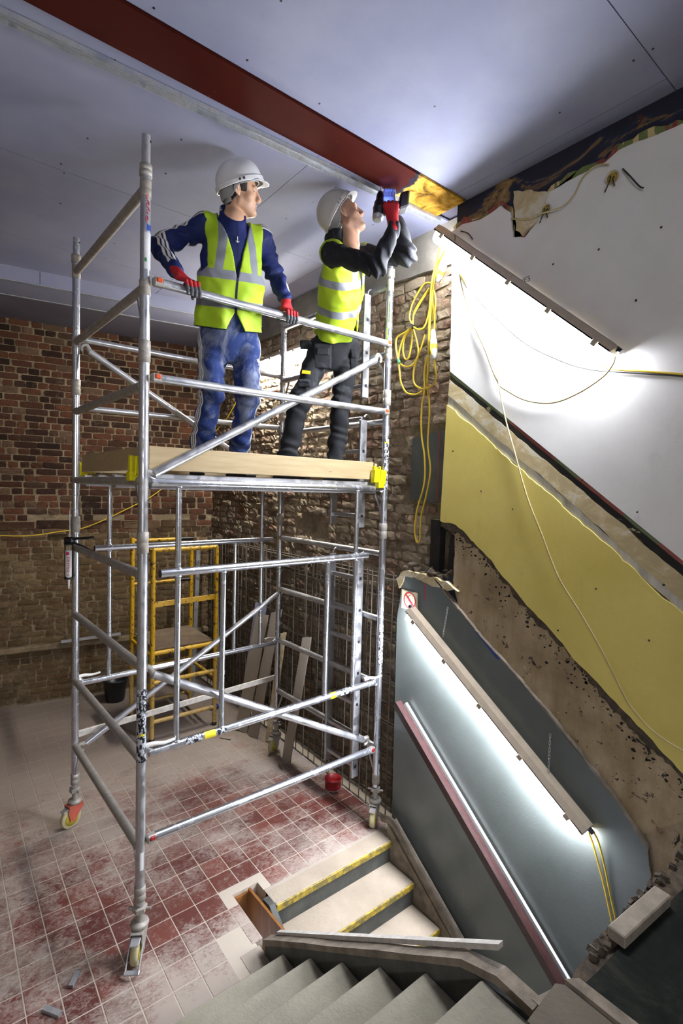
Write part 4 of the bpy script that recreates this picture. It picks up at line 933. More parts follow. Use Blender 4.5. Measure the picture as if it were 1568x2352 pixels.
    zipx=lambda P:(lambda L:np.minimum(.004-np.abs(L[:,0]),L[:,1]))(loc(P))
    sobj('hooded_top' if hood else 'tracksuit_top',jacket,ap.min(0)-.17,ap.max(0)+.17,.0048,M['hoodie'] if hood else M['track_top'],root,None if hood else {'stripe':sleeve_stripe,'zip':zipx})
    # --- high-visibility vest
    hem=J.get('hem',.05)
    def vest(P):
        L=loc(P); w=L[:,2]; fl=.010*np.clip((.30-w)/.25,0,1)
        d=torso(L,.024,hem-.03,H+.1)+.0-fl; d=smin(d,smin(cone(P,chest,shR,.098,.082),cone(P,chest,shL,.098,.082),.03),.04)
        d=d+.0085*wr(P,8,8)+.0050*wr(P,17,4)+.0075*np.sin(L[:,0]*52+7*w+1.5*wr(P,5,1))*np.clip((.46-w)/.25,0,1)
        d=np.maximum(d,-(d+.013))
        lim=np.interp(w,np.array([.22,.32,.40,.50,.7])*H/.66,[.30,.23,J['arm']-.005,J['arm']-.005,J['arm']]).astype(f32); d=smax(d,np.abs(L[:,0])-lim,.006)
        vv=np.interp(w,np.array([.30,.36,.50,.60,.7])*H/.66,[-.05,.004,.034,.066,.10]).astype(f32); d=smax(d,np.minimum(vv-np.abs(L[:,0]),L[:,1]),.006)
        d=smax(d,-cone(P,neck-up*.06,neck+up*.2,.088,.10),.006)
        slit=np.minimum(np.minimum(hem+.10-w+0*w,(.055*np.clip((hem+.11-w)/.10,0,1)-np.abs(L[:,0]))),L[:,1]); d=smax(d,slit,.004)
        return smax(d,hem-w,.004)
    def refl(P):
        L=loc(P); w=L[:,2]; s1,s2=np.array(J.get('bands',(.37,.22)))*H/.66; m=np.maximum(.0245-np.abs(w-s1),.0245-np.abs(w-s2)); st=np.minimum(.0235-np.abs(np.abs(L[:,0])-.098-.03*np.clip((w-.45)/.2,-1,1)*-1.0),w-s1); return np.maximum(m,st)
    tp=np.array([pel-up*.05,chest,neck,shR,shL])
    sobj('high_visibility_vest',vest,tp.min(0)-.24,tp.max(0)+.24,.0048,vmat,root,{'refl':refl,'zip':lambda P:(lambda L:np.minimum(.0075-np.abs(L[:,0]),np.minimum(L[:,1],.36-L[:,2])))(loc(P)),'hem':lambda P:hem+.006-loc(P)[:,2]})
    # --- trousers
    def trousers(P):
        L=loc(P); d=torso(L,.010,-.14,.19)
        for h,k,a,sd in(('hipR','knR','anR',3),('hipL','knL','anL',4)):
            h,k,a=[np.array(J[q]) for q in(h,k,a)]; r0,r1,r2,r3=J.get('legr',(.094,.074,.062,.070))
            q=cone(P,h,k,r0,r1); q=smin(q,cone(P,k,k+(a-k)*.62,r1,r2),.03); q=smin(q,cone(P,k+(a-k)*.62,a,r2,r3),.03)
            dk=np.linalg.norm(P-V3(k),axis=1); da=np.linalg.norm(P-V3(a),axis=1); A=.006+.009*np.exp(-(dk/.13)**2)+.013*np.exp(-(da/.15)**2)
            q=q+A*np.sin(P[:,2]*70+4*wr(P,6,sd))*.5+.0075*wr(P,8,sd); q=smax(q,(V3(a)-P)@V3(nrm(k-a))-.015,.01); d=smin(d,q,.022)
        return d
    lp=np.array([J[k] for k in('hipR','hipL','knR','knL','anR','anL')]+[pel+up*.22])
    def leg_stripe(P):
        out=np.full(len(P),-1.,f32)
        for h,k,a,sg in(('hipR','knR','anR',1),('hipL','knL','anL',-1)):
            h,k,a=[np.array(J[q]) for q in(h,k,a)]
            for A_,B_ in((h+(h-k)*.4,k),(k,a)):
                ax=nrm(B_-A_); q=P-V3(A_); t=q@V3(ax)/np.linalg.norm(B_-A_); oo=nrm(rt*sg+fw*.42-ax*((rt*sg+fw*.42)@ax)); si=np.cross(ax,oo); u=q@V3(oo); v=q@V3(si)
                m=np.maximum(np.maximum(.0042-np.abs(v),.0042-np.abs(v-.0145)),.0042-np.abs(v+.0145)); out=np.maximum(out,np.minimum(m,np.minimum(u-.02,np.minimum(t+.02,1.04-t)*.3)))
        return out
    def logo(P):
        c=np.array(J['hipL'])*.62+np.array(J['knL'])*.38; q=P-V3(c); x=q@V3(nrm(fw*.45-rt*.9)); o=q@V3(nrm(-rt*.45-fw*0+fw*.9)); x=q@V3(nrm(rt*.75+fw*.35)) + .035; z=P[:,2]-c[2]; oo=q@V3(nrm(fw-rt*.45))
        def lf(cx,cz,rx,rz,an): ca,sa=math.cos(an),math.sin(an); X=(x-cx)*ca+(z-cz)*sa; Z=-(x-cx)*sa+(z-cz)*ca; return (1-np.sqrt((X/rx)**2+(Z/rz)**2))*rx
        m=np.maximum(np.maximum(lf(0,.010,.007,.015,0),lf(-.011,.006,.006,.013,.6)),lf(.011,.006,.006,.013,-.6)); m=np.minimum(m,np.maximum(np.abs((z+.002)%.0065-.00325)-.0008,z-.004)); m=np.maximum(m,np.minimum(.0022-np.abs(z+.013),.014-np.abs(x))); return np.minimum(m,oo)
    sobj('work_trousers' if hood else 'track_trousers',trousers,lp.min(0)-.15,lp.max(0)+.15,.0052,M['work_leg'] if hood else M['track_leg'],root,None if hood else {'stripe':leg_stripe,'logo':logo})
    # --- boots
    for k,s in(('anR',1),('anL',-1)):
        a=np.array(J[k]); fd=nrm(fw*np.array((1,1,0))+rt*np.array((1,1,0))*s*.22); gz=g[2]; R=np.stack([np.cross(fd,(0,0,1)),fd,np.array((0,0,1.))]).astype(f32)
        def boot(P):
            Q=(P-V3((a[0],a[1],gz)))@R.T; d=cone(Q,(0,-.03,.13),(0,-.02,.06),.045,.047); d=smin(d,ell(Q,(0,.05,.045),(.046,.13,.048)),.03); d=smax(d,-(Q[:,2]),.004); return smin(d,boxd(Q,(0,.045,.012),(.046,.130,.012),.012),.004)
        sobj('boot',boot,np.array((a[0],a[1],gz))-(.2,.2,.02),np.array((a[0],a[1],gz))+(.2,.2,.2),.006,M['leather'],root)
    # --- hard hat
    T0=J.get('hat_tilt',0.0); hz=np.array((0,-math.sin(T0),math.cos(T0))); hy=np.array((0,math.cos(T0),math.sin(T0))); HR=np.stack([np.array((1.,0,0)),hy,hz]).astype(f32); HO=HC+RH.T@np.array(J.get('hat_off'))
    def hq(P): return ((P-V3(HO))@RH.T)@HR.T
    def hat(P):
        Q=hq(P); z=Q[:,2]; X=np.abs(Q[:,0])
        o=ell(Q,(0,-.004,0),(.108,.136,.132)); rib=.0030*np.clip(1-np.abs(X-.026)/.012,0,1)*np.clip((Q[:,1]+.115)/.03,0,1)+.0045*np.clip((.034-X)/.014,0,1)*np.clip((z-.02)/.05,0,1); o=o-rib
        sh=np.maximum(o,-(ell(Q,(0,-.004,0),(.1015,.1295,.1255)))); sh=np.maximum(sh,-z-.004)
        band=np.maximum(np.abs(np.sqrt((Q[:,0]/.111)**2+((Q[:,1]+.004)/.139)**2)-1)*.11-.0035,np.abs(z+.004+.05*np.clip(-Q[:,1]-.03,0,.1)*-.3)-.013); sh=smin(sh,band,.004)
        br=np.maximum(np.abs(z+.012+.9*(np.maximum(Q[:,1]-.10,0))**1.25+1.2*X*X)-.0024,np.sqrt((Q[:,0]/.096)**2+((Q[:,1]-.055)/.108)**2)*.1-.1); br=np.maximum(br,.055-Q[:,1]); br=np.maximum(br,-(np.sqrt((Q[:,0]/.104)**2+((Q[:,1]+.004)/.132)**2)*.11-.11))
        return smin(sh,br,.004)
    hh=sobj('hard_hat',hat,HO-.2,HO+.2,.0028,hatmat,root)
    def harness(P):
        Q=hq(P); z=Q[:,2]; r=np.sqrt((Q[:,0]/.092)**2+((Q[:,1]+.012)/.118)**2); low=-.020-.045*np.clip((-Q[:,1]-.0)/.06,0,1); d=np.maximum(np.abs(r-1)*.1-.002,np.maximum(z-.0,low-z)); n=np.maximum(np.abs(r-.90)*.1-.002,np.maximum(z+.05,-.085-z)); n=np.maximum(n,Q[:,1]+.07); return np.minimum(d,n)
    sobj('head_band',harness,HO-.17,HO+.17,.0032,M['hat_inner'],hh) if False else sobj('head_band',harness,HO-.17,HO+.17,.0032,M['hat_inner'],root)
    b=MB(); q=lambda v:tuple(HO+RH.T@(HR.T@np.array(v))-g)
    for s in(-1,1):
        for y in(.010,.034): b.lathe([(.0065,-.001),(.0065,.0035),(.003,.0045)],q((s*.1145,y,-.004)),tuple(RH.T@np.array((s,0,0))),n=10)
    b.obj('harness_clip',M['black_plastic'] if not hood else M['hat_inner'],root)
    return root,dict(g=g,HO=HO,RH=RH,HR=HR,q=q,rt=rt,fw=fw,up=up,pel=pel)
def glove(name,parent,wrist,elbow,knucks,curls,thumb,palm_dir,mat,r=.0105,palmr=.015):
    """knucks: four knuckle points; curls: per finger list of joints after the knuckle; thumb: joint list from the palm side"""
    wrist=np.array(wrist,float); ax=nrm(np.array(elbow)-wrist)
    def f(P):
        d=cone(P,wrist+ax*.055,wrist,.036,.033); d=smin(d,cone(P,wrist,np.mean(knucks,0)*.55+wrist*.45,.031,.024),.02)
        for i,k in enumerate(knucks): d=smin(d,cone(P,wrist*.75+np.array(k)*.25,k,palmr*1.15,r*1.30),.016)
        fs=None
        for i,(k,c) in enumerate(zip(knucks,curls)):
            pr=k; s=(1,1.03,1,.88)[i]; q=None
            for j,n_ in enumerate(c):
                e=cone(P,pr,n_,r*s*(1.16,1.05,.96)[min(j,2)],r*s*(1.05,.96,.85)[min(j,2)]); q=e if q is None else smin(q,e,.004); pr=n_
            fs=q if fs is None else np.minimum(fs,q)
        d=smin(d,fs,.006); pr=thumb[0]; q=None
        for j,n_ in enumerate(thumb[1:]): e=cone(P,pr,n_,r*(1.5,1.2,1.1)[j],r*(1.2,1.1,.95)[j]); q=e if q is None else smin(q,e,.005); pr=n_
        d=smin(d,q,.010); d=smax(d,(P-V3(wrist))@V3(ax)-.05,.004)
        return d+.0010*np.sin((P-V3(wrist))@V3(ax)*260+2*wr(P,30,2))*np.clip(((P-V3(wrist))@V3(ax)+.01)/.03,0,1)
    allp=np.array([wrist]+[list(k) for k in knucks]+[list(p) for c in curls for p in c]+[list(p) for p in thumb]); pd=V3(nrm(palm_dir)); kc=np.mean(knucks,0); tips=np.mean([c[-1] for c in curls],0)
    mids=np.array([c[0] for c in curls]).mean(0)
    return sobj(name,f,allp.min(0)-.07,allp.max(0)+.07,.0024,mat,parent,{'palm':lambda P:np.maximum((P-V3(kc))@pd-.0085,(P-V3(mids))@V3(nrm(tips-kc))-.034),'cuff':lambda P:(P-V3(wrist))@V3(ax)-.044})
tx,ty=np.array((math.cos(TH),math.sin(TH),0)),np.array((-math.sin(TH),math.cos(TH),0)); tz=np.array((0,0,1.))
def rail_hand(x0,side,yr=-.028,zr=3.658,lean=0.0):
    """a hand laid over the front guard rail, fingers hanging down its front; side +1 when the thumb lies towards +x"""
    def p(x,y,z): return tx*x+ty*y+tz*z
    xs=[x0+side*(1.5-i)*.0225 for i in range(4)]
    kn=[p(x-lean*.02,yr+.006-.004*abs(i-1.3),zr+.048-.003*abs(i-1.2)) for i,x in enumerate(xs)]
    cu=[[p(x+lean*.012,yr-.040,zr+.026),p(x+lean*.022,yr-.043,zr-.016-.002*(2-i)),p(x+lean*.026,yr-.032,zr-.040+.003*abs(i-1))] for i,x in enumerate(xs)]
    th=[p(x0+side*.020,yr+.060,zr+.040),p(x0+side*.048,yr+.046,zr+.016),p(x0+side*.052,yr+.036,zr-.018),p(x0+side*.046,yr+.026,zr-.034)]
    return kn,cu,th
DZ=2.655
J1=dict(foot=(0.568,0.325,2.710),pel=(0.583,0.232,3.516),neck=(0.511,0.044,4.128),shR=(0.382,0.145,4.103),shL=(0.691,0.040,4.094),elR=(0.174,0.302,3.977),wrR=(0.193,0.097,3.782),elL=(0.860,0.168,3.990),wrL=(0.884,0.055,3.789),
 hipR=(0.499,0.272,3.497),hipL=(0.678,0.194,3.500),knR=(0.469,0.212,3.155),knL=(0.674,0.139,3.155),anR=(0.441,0.351,2.740),anL=(0.723,0.358,2.738),head=(0.547,0.032,4.306),hem=.055,bands=(.365,.205),hat_tilt=.36,arm=.165,hat_off=(0,0,.042),outR=(-.25,-.45,.85),outL=(.9,-.2,.2))
J1['foot']=(J1['foot'][0],J1['foot'][1],DZ)
p1,q1=person('a','person in a navy striped tracksuit and lime vest, both gloved hands on the guard rail',J1,(.83,-.56,.06),(-.10,-.24,.96),tuple(tx*-.22+ty*-.97),1.0,M['vest'],M['hat'],M['skin1'])
kn,cu,th=rail_hand(.215,1,lean=1.0); glove('glove',p1,J1['wrR'],J1['elR'],kn,cu,th,-tz*.3+ty*.9-tz,M['glove'])
kn,cu,th=rail_hand(.875,-1,lean=.3); glove('glove',p1,J1['wrL'],J1['elL'],kn,cu,th,-tz*.3+ty*.9-tz,M['glove'])
b=MB(); z0=q1['pel']+q1['up']*.565+q1['fw']*.108; b.path([tuple(z0-q1['g']),tuple(z0-q1['up']*.03+q1['fw']*.004-q1['g'])],.0022,6,spline=False); b.path([tuple(z0-q1['up']*.03+q1['fw']*.004+q1['rt']*s-q1['up']*abs(s)*-.6-q1['g']) for s in(-.010,-.005,0,.005,.010)],.0022,6); b.obj('zip_pull',M['white_plastic'],p1)
J2=dict(foot=(1.247,0.300,2.740),pel=(1.465,0.296,3.661),neck=(1.249,-0.089,4.196),shR=(1.119,-0.120,4.080),shL=(1.419,-0.072,4.169),elR=(1.250,-0.398,3.946),wrR=(1.352,-0.425,4.198),elL=(1.536,-0.360,4.108),wrL=(1.472,-0.336,4.304),
 hipR=(1.359,0.302,3.623),hipL=(1.560,0.259,3.646),knR=(1.169,0.287,3.219),knL=(1.521,0.266,3.235),anR=(1.086,0.328,2.785),anL=(1.501,0.306,2.768),head=(1.204,-0.122,4.331),hem=.085,bands=(.455,.27),legr=(.092,.072,.064,.072),hat_tilt=.56,arm=.195,hat_off=(0,-.024,.044))
J2['foot']=(J2['foot'][0],J2['foot'][1],DZ)
p2,q2=person('b','person in a black hooded top and lime vest reaching up to drill the ceiling track',J2,(.65,-.60,.47),(-.37,.26,.89),tuple(tx*.45+ty*-.89),.98,M['vest2'],M['hat2'],M['skin2'],hood=True)
# right glove closed round the drill handle, left glove holding the track
ph=np.array((.785,-.619,.026)); pv=nrm((.62,.78,0)); HC_=np.array((1.364,-0.376,4.334))
xs=[HC_+ph*((1.5-i)*-.0) +tz*0 for i in range(4)]
kn=[HC_-pv*.034+ph*(.036-.024*i)*1.0+tz*(.012-.004*abs(i-1.5)) for i in range(4)]
cu=[[k+pv*.020+tz*.026,k+pv*.056+tz*.020,k+pv*.062-tz*.010] for k in kn]
th=[HC_-pv*.012-ph*.034-tz*.030,HC_-ph*.046+pv*.006-tz*.012,HC_-ph*.050+pv*.020+tz*.010,HC_-ph*.046+pv*.026+tz*.026]
glove('glove',p2,J2['wrR'],J2['elR'],kn,cu,th,pv,M['glove'],palmr=.019)
PC=np.array((1.403,-0.319,4.422)); kn=[PC+ph*(-.027+.018*i)+tz*(.018-.003*abs(i-1.5)) for i in range(4)]
zt=4.487
cu=[[k+tz*(.044,.050,.047,.038)[i]+ph*.002,k+tz*(.066,.074,.069,.055)[i]+ph*.005-pv*.004,k+tz*(.085,.095,.090,.072)[i]+ph*.006-pv*.012] for i,k in enumerate(kn)]
for c in cu:
    for i in range(3): c[i]=np.array((c[i][0],c[i][1],min(c[i][2],zt-.002*(2-i))))
th=[PC-ph*.030-tz*.03,PC-ph*.046-tz*.006-pv*.012,PC-ph*.052+tz*.016-pv*.018,PC-ph*.050+tz*.034-pv*.020]
glove('glove',p2,J2['wrL'],J2['elL'],kn,cu,th,-pv,M['glove2'])
b=MB(); qq=q2['q']; c=np.array(qq((.060,.098,.070))); n_=nrm(q2['RH'].T@(q2['HR'].T@np.array((.62,.66,.50)))); b.lathe([(.0,.0),(.016,.0),(.016,.0015)],tuple(c),tuple(n_),n=20); s=b.obj('hat_badge',M['sticker_white'],p2)
a_=Vector(n_).orthogonal().normalized(); b_=Vector(n_).cross(a_); cc=Vector(c)+Vector(n_)*.0022
for k,mn in enumerate(('blue','red_sign','green')):
    b=MB(); b.add([cc]+[cc+(a_*math.cos(t)+b_*math.sin(t))*.0125 for t in np.linspace(k*2.094,k*2.094+1.9,7)],[(0,i,i+1) for i in range(1,7)]); b.obj('badge_segment',M[mn],s)
# holster pockets, belt and knee label on the work trousers
def pocket(c,w,h,dz,nm='holster_pocket'):
    c=np.array(c); n=nrm(c-np.array(J2['hipR'])*.5-np.array(J2['knR'])*.5) if False else -pv; R=np.stack([ph,n,tz]).astype(f32)
    return sobj(nm,lambda P:smin(boxd(P,c,(w,.012,h),.011,R),boxd(P,c+tz*h*.35-pv*.012,(w*.72,.008,h*.28),.006,R),.004)+.0015*wr(P,30,3),c-.14,c+.14,.0045,M['work_leg'],p2)
pocket((1.289,0.198,3.528),.062,.088,0); pocket((1.221,0.308,3.616),.045,.032,0,'tool_pouch'); pocket((1.544,0.163,3.546),.028,.075,0); pocket((1.145,0.211,3.320),.045,.028,0,'thigh_pocket')
c=np.array((1.160,0.210,3.397)); b=MB(); b.box(tuple(c-q2['g']),(.060,.004,.024),Matrix((tuple(ph),tuple(pv),tuple(tz))).transposed()@Matrix.Rotation(.12,3,'Y'),ch=.001); b.obj('yellow_label',M['sticker_yellow'],p2)
# cordless drill
DR=np.array((1.301,-0.335,4.292)); DT=np.array((1.329,-0.318,4.438)); da=nrm(DT-DR); dr=empty('cordless_drill',tuple(DR),'black cordless drill with battery gripped in a red glove, pointing up at the track','drill'); dl=float(np.linalg.norm(DT-DR))
b=MB(); b.lathe([(.020,-.030),(.031,-.024),(.034,-.005),(.034,.035),(.037,.040),(.037,.050),(.033,.055),(.032,.085),(.026,.10)],(0,0,0),tuple(da),n=24); b.obj('motor_body',M['black_plastic'],dr)
b=MB(); b.lathe([(.026,.10),(.024,.104),(.024,.128),(.020,.15),(.012,.165)],(0,0,0),tuple(da),n=20); b.obj('chuck',M['black_steel'],dr)
b=MB(); b.tube(tuple(da*.16),tuple(da*.205),.003,8); b.obj('drill_bit',M['galv'],dr)
b=MB(); b.lathe([(.0205,-.033),(.0325,-.026),(.0345,-.010),(.0345,-.006)],(0,0,0),tuple(da),n=24); b.obj('grey_end_ring',M['galv'],dr)
BT=np.array((1.449,-0.402,4.393))-DR; hs=da*.035; b=MB(); b.path([tuple(hs),tuple(hs*.5+BT*.5+da*.008),tuple(BT*.86)],[.024,.019,.021],14); b.obj('handle',M['black_plastic'],dr)
R=Matrix((tuple(nrm(BT-hs)),tuple(np.cross(da,nrm(BT-hs))),tuple(da))).transposed(); b=MB(); b.box(tuple(BT),(.066,.084,.118),R,ch=.010); bt=b.obj('battery',M['black_plastic'],dr)
b=MB(); b.box(tuple(BT+np.array(R.col[0])*.0335),(.002,.052,.075),R); b.obj('battery_label',M['label'],bt); b=MB(); b.box(tuple(BT-np.array(R.col[0])*.02-np.array(R.col[1])*0+da*-.05),(.03,.06,.012),R,ch=.003); b.obj('grey_latch',M['galv'],bt)
b=MB(); b.lathe([(.004,0),(.006,.004),(.002,.008)],tuple(np.array(ph)*.030+da*.092),tuple(da),n=10); b.obj('led',glow('blue_white_led','#5a6cff',60),dr)
L_=bpy.data.lights.new('drill_led','SPOT'); L_.energy=2.2; L_.color=(.16,.24,1.0); L_.spot_size=1.9; L_.spot_blend=.6; L_.shadow_soft_size=.006
lo_=bpy.data.objects.new('drill_led',L_); COL.objects.link(lo_); lo_.location=tuple(DR+np.array(ph)*.034+da*.103-pv*.006); lo_.rotation_euler=Vector(nrm(da+ph*.25+pv*.15)).to_track_quat('-Z','Y').to_euler()

# ------------------------------------------------------------------ lamps, cables and loose things
def lamp(a,c,nrm,dn,label,name='fluorescent_light',clips=5,w=.10,glowmat='diffuser'):
    """batten fitting from a to c lying against a wall: nrm out of the wall, dn the way its cover faces"""
    a,c=Vector(a),Vector(c); d=(c-a).normalized(); L=(c-a).length; n=Vector(nrm).normalized(); dn=Vector(dn); dn=(dn-d*dn.dot(d)); dn=(dn-n*dn.dot(n)).normalized()
    e=empty(name,a,label,'lamp','fluorescent batten lights on the right-hand walls')
    h=w/2
    hp=[(-h*1.02,0),(h*1.02,0),(h*1.02,.010),(h-.020,.040),(-h+.020,.040),(-h*1.02,.010)]
    b=MB(); b.prism(hp,(0,0,0),n,-dn,d*L); b.prism([(q[0]*1.0,q[1]*.8) for q in hp],d*-.006,n,-dn,d*(L+.012)); b.obj('housing',M['housing'],e)
    prof=[(-h,0),(-h*.98,.014),(-h*.80,.050),(-h*.4,.064),(h*.4,.064),(h*.80,.050),(h*.98,.014),(h,0)]
    b=MB(); b.prism(prof,d*.02,n,dn,d*(L-.04)); b.obj('diffuser',M[glowmat],e)
    for k in range(clips):
        t=L*(.06+.88*k/(clips-1))
        for s in (-1,1):
            b=MB(); b.box(tuple(d*t+n*(s*(h+.003))+dn*.004),(.036,.010,.034),Matrix((d,n,dn)).transposed(),ch=.003); b.obj('clip',M['housing'],e)
    for q,s in ((0,-1),(L,1)):
        b=MB(); b.tube(tuple(d*q-dn*.026),tuple(d*(q+s*.03)-dn*.026),.013,12); b.obj('cable_gland',M['black_plastic'],e)
    return e,d,L,dn
l1=lamp((1.822,-0.371,4.347),(1.822,-1.558,3.311),(-1,0,0),(0,.6,-.8),'long bright fluorescent light sloping across the upper white wall')
l2=lamp((1.821,-0.220,1.726),(1.821,-1.538,0.826),(-1,0,0),(0,.55,-.8),'long bright fluorescent light sloping above the handrail on the grey wall',glowmat='diffuser2')
l3=lamp((1.985,2.34,3.965),(1.985,1.30,3.965),(-1,0,0),(0,0,-1),'level fluorescent light on the brick wall behind the drilling worker',glowmat='diffuser3')

l4=lamp((-1.2,-4.20,3.0),(-2.8,-4.20,3.0),(0,0,-1),(0,1,0),'added fill light, an unseen level batten on the front wall behind the landing',glowmat='diffuser_fill')  # fill lamp added out of view to brighten the workers from the front
# ---- rebar cage standing in front of the side wall: every bar single, two layers
cg=empty('rebar_cage',(1.95,1.7,0),'rusty steel reinforcement mesh standing against the lower rubble brick wall','rebar mesh')
def bar_mesh(L,r=.0052): 
    b=MB(); b.tube((0,0,0),(0,0,L),r,6); return b.mesh('bar',M['rust'])
VB=bar_mesh(1.95); HB=bar_mesh(3.62,.0068); r_=random.Random(21)
for lay,x in ((0,-.035),(1,.055)):
    for k in range(34):
        y=-1.72+k*.106+r_.uniform(-.018,.018)+lay*.03; inst('bar',VB,cg,(x+r_.uniform(-.006,.006),y,.0),(r_.uniform(-.012,.012),r_.uniform(-.01,.01),0))
    for k in range(12):
        z=.10+k*.163+r_.uniform(-.006,.006)+lay*.012
        if z<1.94:
            inst('bar',HB,cg,(x+.012,-1.75,z),(-PI/2+r_.uniform(-.004,.004),0,0))
            if k%2==0: inst('bar',HB,cg,(x+.012,-1.75,z+.022),(-PI/2+r_.uniform(-.004,.004),0,0))
# ---- yellow steel hop-up platform behind the tower
pd=empty('podium_platform',(1.155,2.675,0),'chipped yellow steel work platform with guard rails behind the scaffold tower','platform')
def pt(nm,a,c,r=.024,mat='chip_yellow',par=pd,sp=None):
    b=MB(); b.tube(a,c,r,12) if sp is None else b.path(sp,r,10); return b.obj(nm,M[mat],par)
X,Y=.335,.345
for x,y,h in ((-X,-Y,1.95),(X,-Y,1.95),(-X,Y,2.0),(X,Y,1.83)): 
    pt('post',(x,y,0),(x,y,h)); b=MB(); b.lathe([(.0255,0),(.0265,.004),(.0265,.03),(.024,.034)],(x,y,0),n=12); b.obj('foot_cap',M['black_plastic'],pd)
for z in (1.94,.90,.60,.20): pt('cross_bar',(-X,-Y,z),(X,-Y,z),.022)
for z in (1.90,1.42): pt('guard_bar',(-X,Y,z+.07),(X*.55,Y,z+.07),.018); pt('rubber_grip',(X*.5,Y,z+.07),(X+.02,Y,z+.07),.020,'black_plastic')
for z in (.88,.55,.14): pt('cross_bar',(-X,Y,z),(X,Y,z),.018)
for y in (-Y,Y):
    pass
for x in (-X,X):
    for z in (.87,.52): pt('side_bar',(x,-Y,z),(x,Y,z),.018)
pt('side_bar',(-X,-Y,1.93),(-X,Y,1.93),.018)
b=MB(); b.box((0,-Y-.005,1.40),(2*X,.012,.055),Matrix.Rotation(-.02,3,'Y'),ch=.002); b.obj('flat_bar',M['chip_yellow'],pd)
b=MB(); b.box((0,0,.935),(2*X-.05,2*Y-.02,.02),ch=.003); b.obj('deck_board',M['deck_ply'],pd)
# grey uprights of a stud frame leaning in the corner
for k,(px,py) in enumerate(((1.62,3.20),(1.83,3.05))):
    b=MB(); b.box((0,0,.95),(.05,.035,1.9),Matrix.Rotation(.03*(1-2*k),3,'Y')); b.box((.02,.018,.95),(.012,.002,1.9),Matrix.Rotation(.03*(1-2*k),3,'Y')); tag(b.obj('metal_stud',M['galv'],None),('left' if k==0 else 'right')+' of two dull metal studs standing in the far brick corner','metal stud','metal studs in the corner').location=(px,py,0)
# ---- board offcuts leaning against the cage
def board(f,t,w,mat,label,th=.013,tw=0.0,cut=.03):
    f,t=Vector(f),Vector(t); d=(t-f).normalized(); s=d.cross(Vector((1,0,.35))).normalized(); s=(Vector((0,1,0))*math.cos(tw)+Vector((1,0,0))*math.sin(tw)); s=(s-d*s.dot(d)).normalized(); n=d.cross(s); L=(t-f).length
    pl=ragged([(-w/2,0),(w/2,0),(w/2,L-cut),(-w/2,L)],.003,.12,int(L*1000),True,(0,2)); b=MB(); b.prism(pl,(0,0,0),s,d,n*th); o=b.obj('board_offcut',mat); o.location=f; return tag(o,label,'board','board offcuts leaning by the far post')
board((1.66,2.02,.004),(1.875,1.99,1.24),.15,M['mdf'],'widest brown board offcut leaning left of the far scaffold post',tw=-.5)
board((1.72,2.10,.004),(1.885,2.04,1.36),.14,M['ceiling'],'lavender plasterboard offcut with its top showing behind the widest board',tw=-.5)
board((1.70,1.84,.004),(1.880,1.70,1.36),.12,M['mdf'],'tall brown board offcut with slanted top behind the far scaffold post',tw=-.4,cut=.07)
board((1.775,1.655,.004),(1.888,1.585,1.14),.07,M['cream'],'narrow pale board offcut right beside the far scaffold post',tw=-.4)
board((1.73,1.235,.004),(1.885,1.16,1.20),.095,M['mdf'],'single brown board offcut with ragged edge leaning right of the far post',tw=-.4,cut=.03)
# ---- loose bits on the floor
tn=empty('tin',(1.82,.63,.006),'small red tin on the tiled floor beside the rebar mesh','tin'); b=MB(); b.lathe([(.07,0),(.072,.004),(.070,.01),(.070,.075),(.074,.08),(.074,.088),(.066,.088),(.066,.03)],(0,0,0),n=24); b.obj('body',M['red_clip'],tn); b=MB(); b.lathe([(.0725,.0),(.0735,.003),(.0725,.007)],(0,0,0),n=24); b.obj('rim',M['galv'],tn)
for (p,L,rz,lab) in (((-0.312,0.056,0.012),.085,.95,'upper pale metal offcut on the tiles at bottom left'),((-0.432,-0.063,0.012),.10,-.95,'lower pale metal offcut on the tiles at bottom left')):
    b=MB(); b.box((0,0,.014),(L,.026,.001)); b.box((0,.0125,.007),(L,.001,.014)); b.box((0,-.0125,.007),(L,.001,.014)); b.box((0,0,.003),(L*.98,.02,.004)); o=b.obj('metal_offcut',M['galv']); o.location=(p[0],p[1],.002); o.rotation_euler=(0,0,rz); tag(o,lab,'offcut','metal offcuts on the tiles')
b=MB(); b.path([(1.632,1.220,0.010),(1.617,1.180,0.012),(1.608,1.119,0.010)],.004,6); tag(b.obj('splinter',M['black_plastic']),'short dark splinter lying on the tiles under the tower','splinter')
b=MB(); b.box((0,0,.006),(.12,.02,.01),ch=.002); o=b.obj('timber_sliver',M['mdf']); q=(1.451,1.965,0.000); o.location=(q[0],q[1],.003); o.rotation_euler=(0,0,-.9); tag(o,'small brown timber sliver on the dusty floor below the front gate','sliver')
b=MB(); b.box((0,0,.008),(.026,.085,.012),ch=.002); o=b.obj('timber_chip',M['cream']); q=(1.284,-0.436,-0.325); o.location=(q[0]-.02,q[1]+.02,-.33); o.rotation_euler=(0,0,.1); tag(o,'pale timber chip lying on the third lower step','chip')
q=(1.658,2.698,0.030); b=MB(); r_=random.Random(8); vs=[]
b.add([(math.cos(a)*(.05+.02*r_.random())*math.cos(e_),math.sin(a)*(.04+.02*r_.random())*math.cos(e_),.028+.028*math.sin(e_)) for e_ in (-1.4,-.6,.2,.9,1.45) for a in [k*PI/4 for k in range(8)]],[(i*8+k,i*8+(k+1)%8,(i+1)*8+(k+1)%8,(i+1)*8+k) for i in range(4) for k in range(8)]); o=b.obj('wrapper',M['blue']); o.location=(q[0],q[1],0); tag(o,'crumpled blue wrapper on the floor by the yellow platform','wrapper')
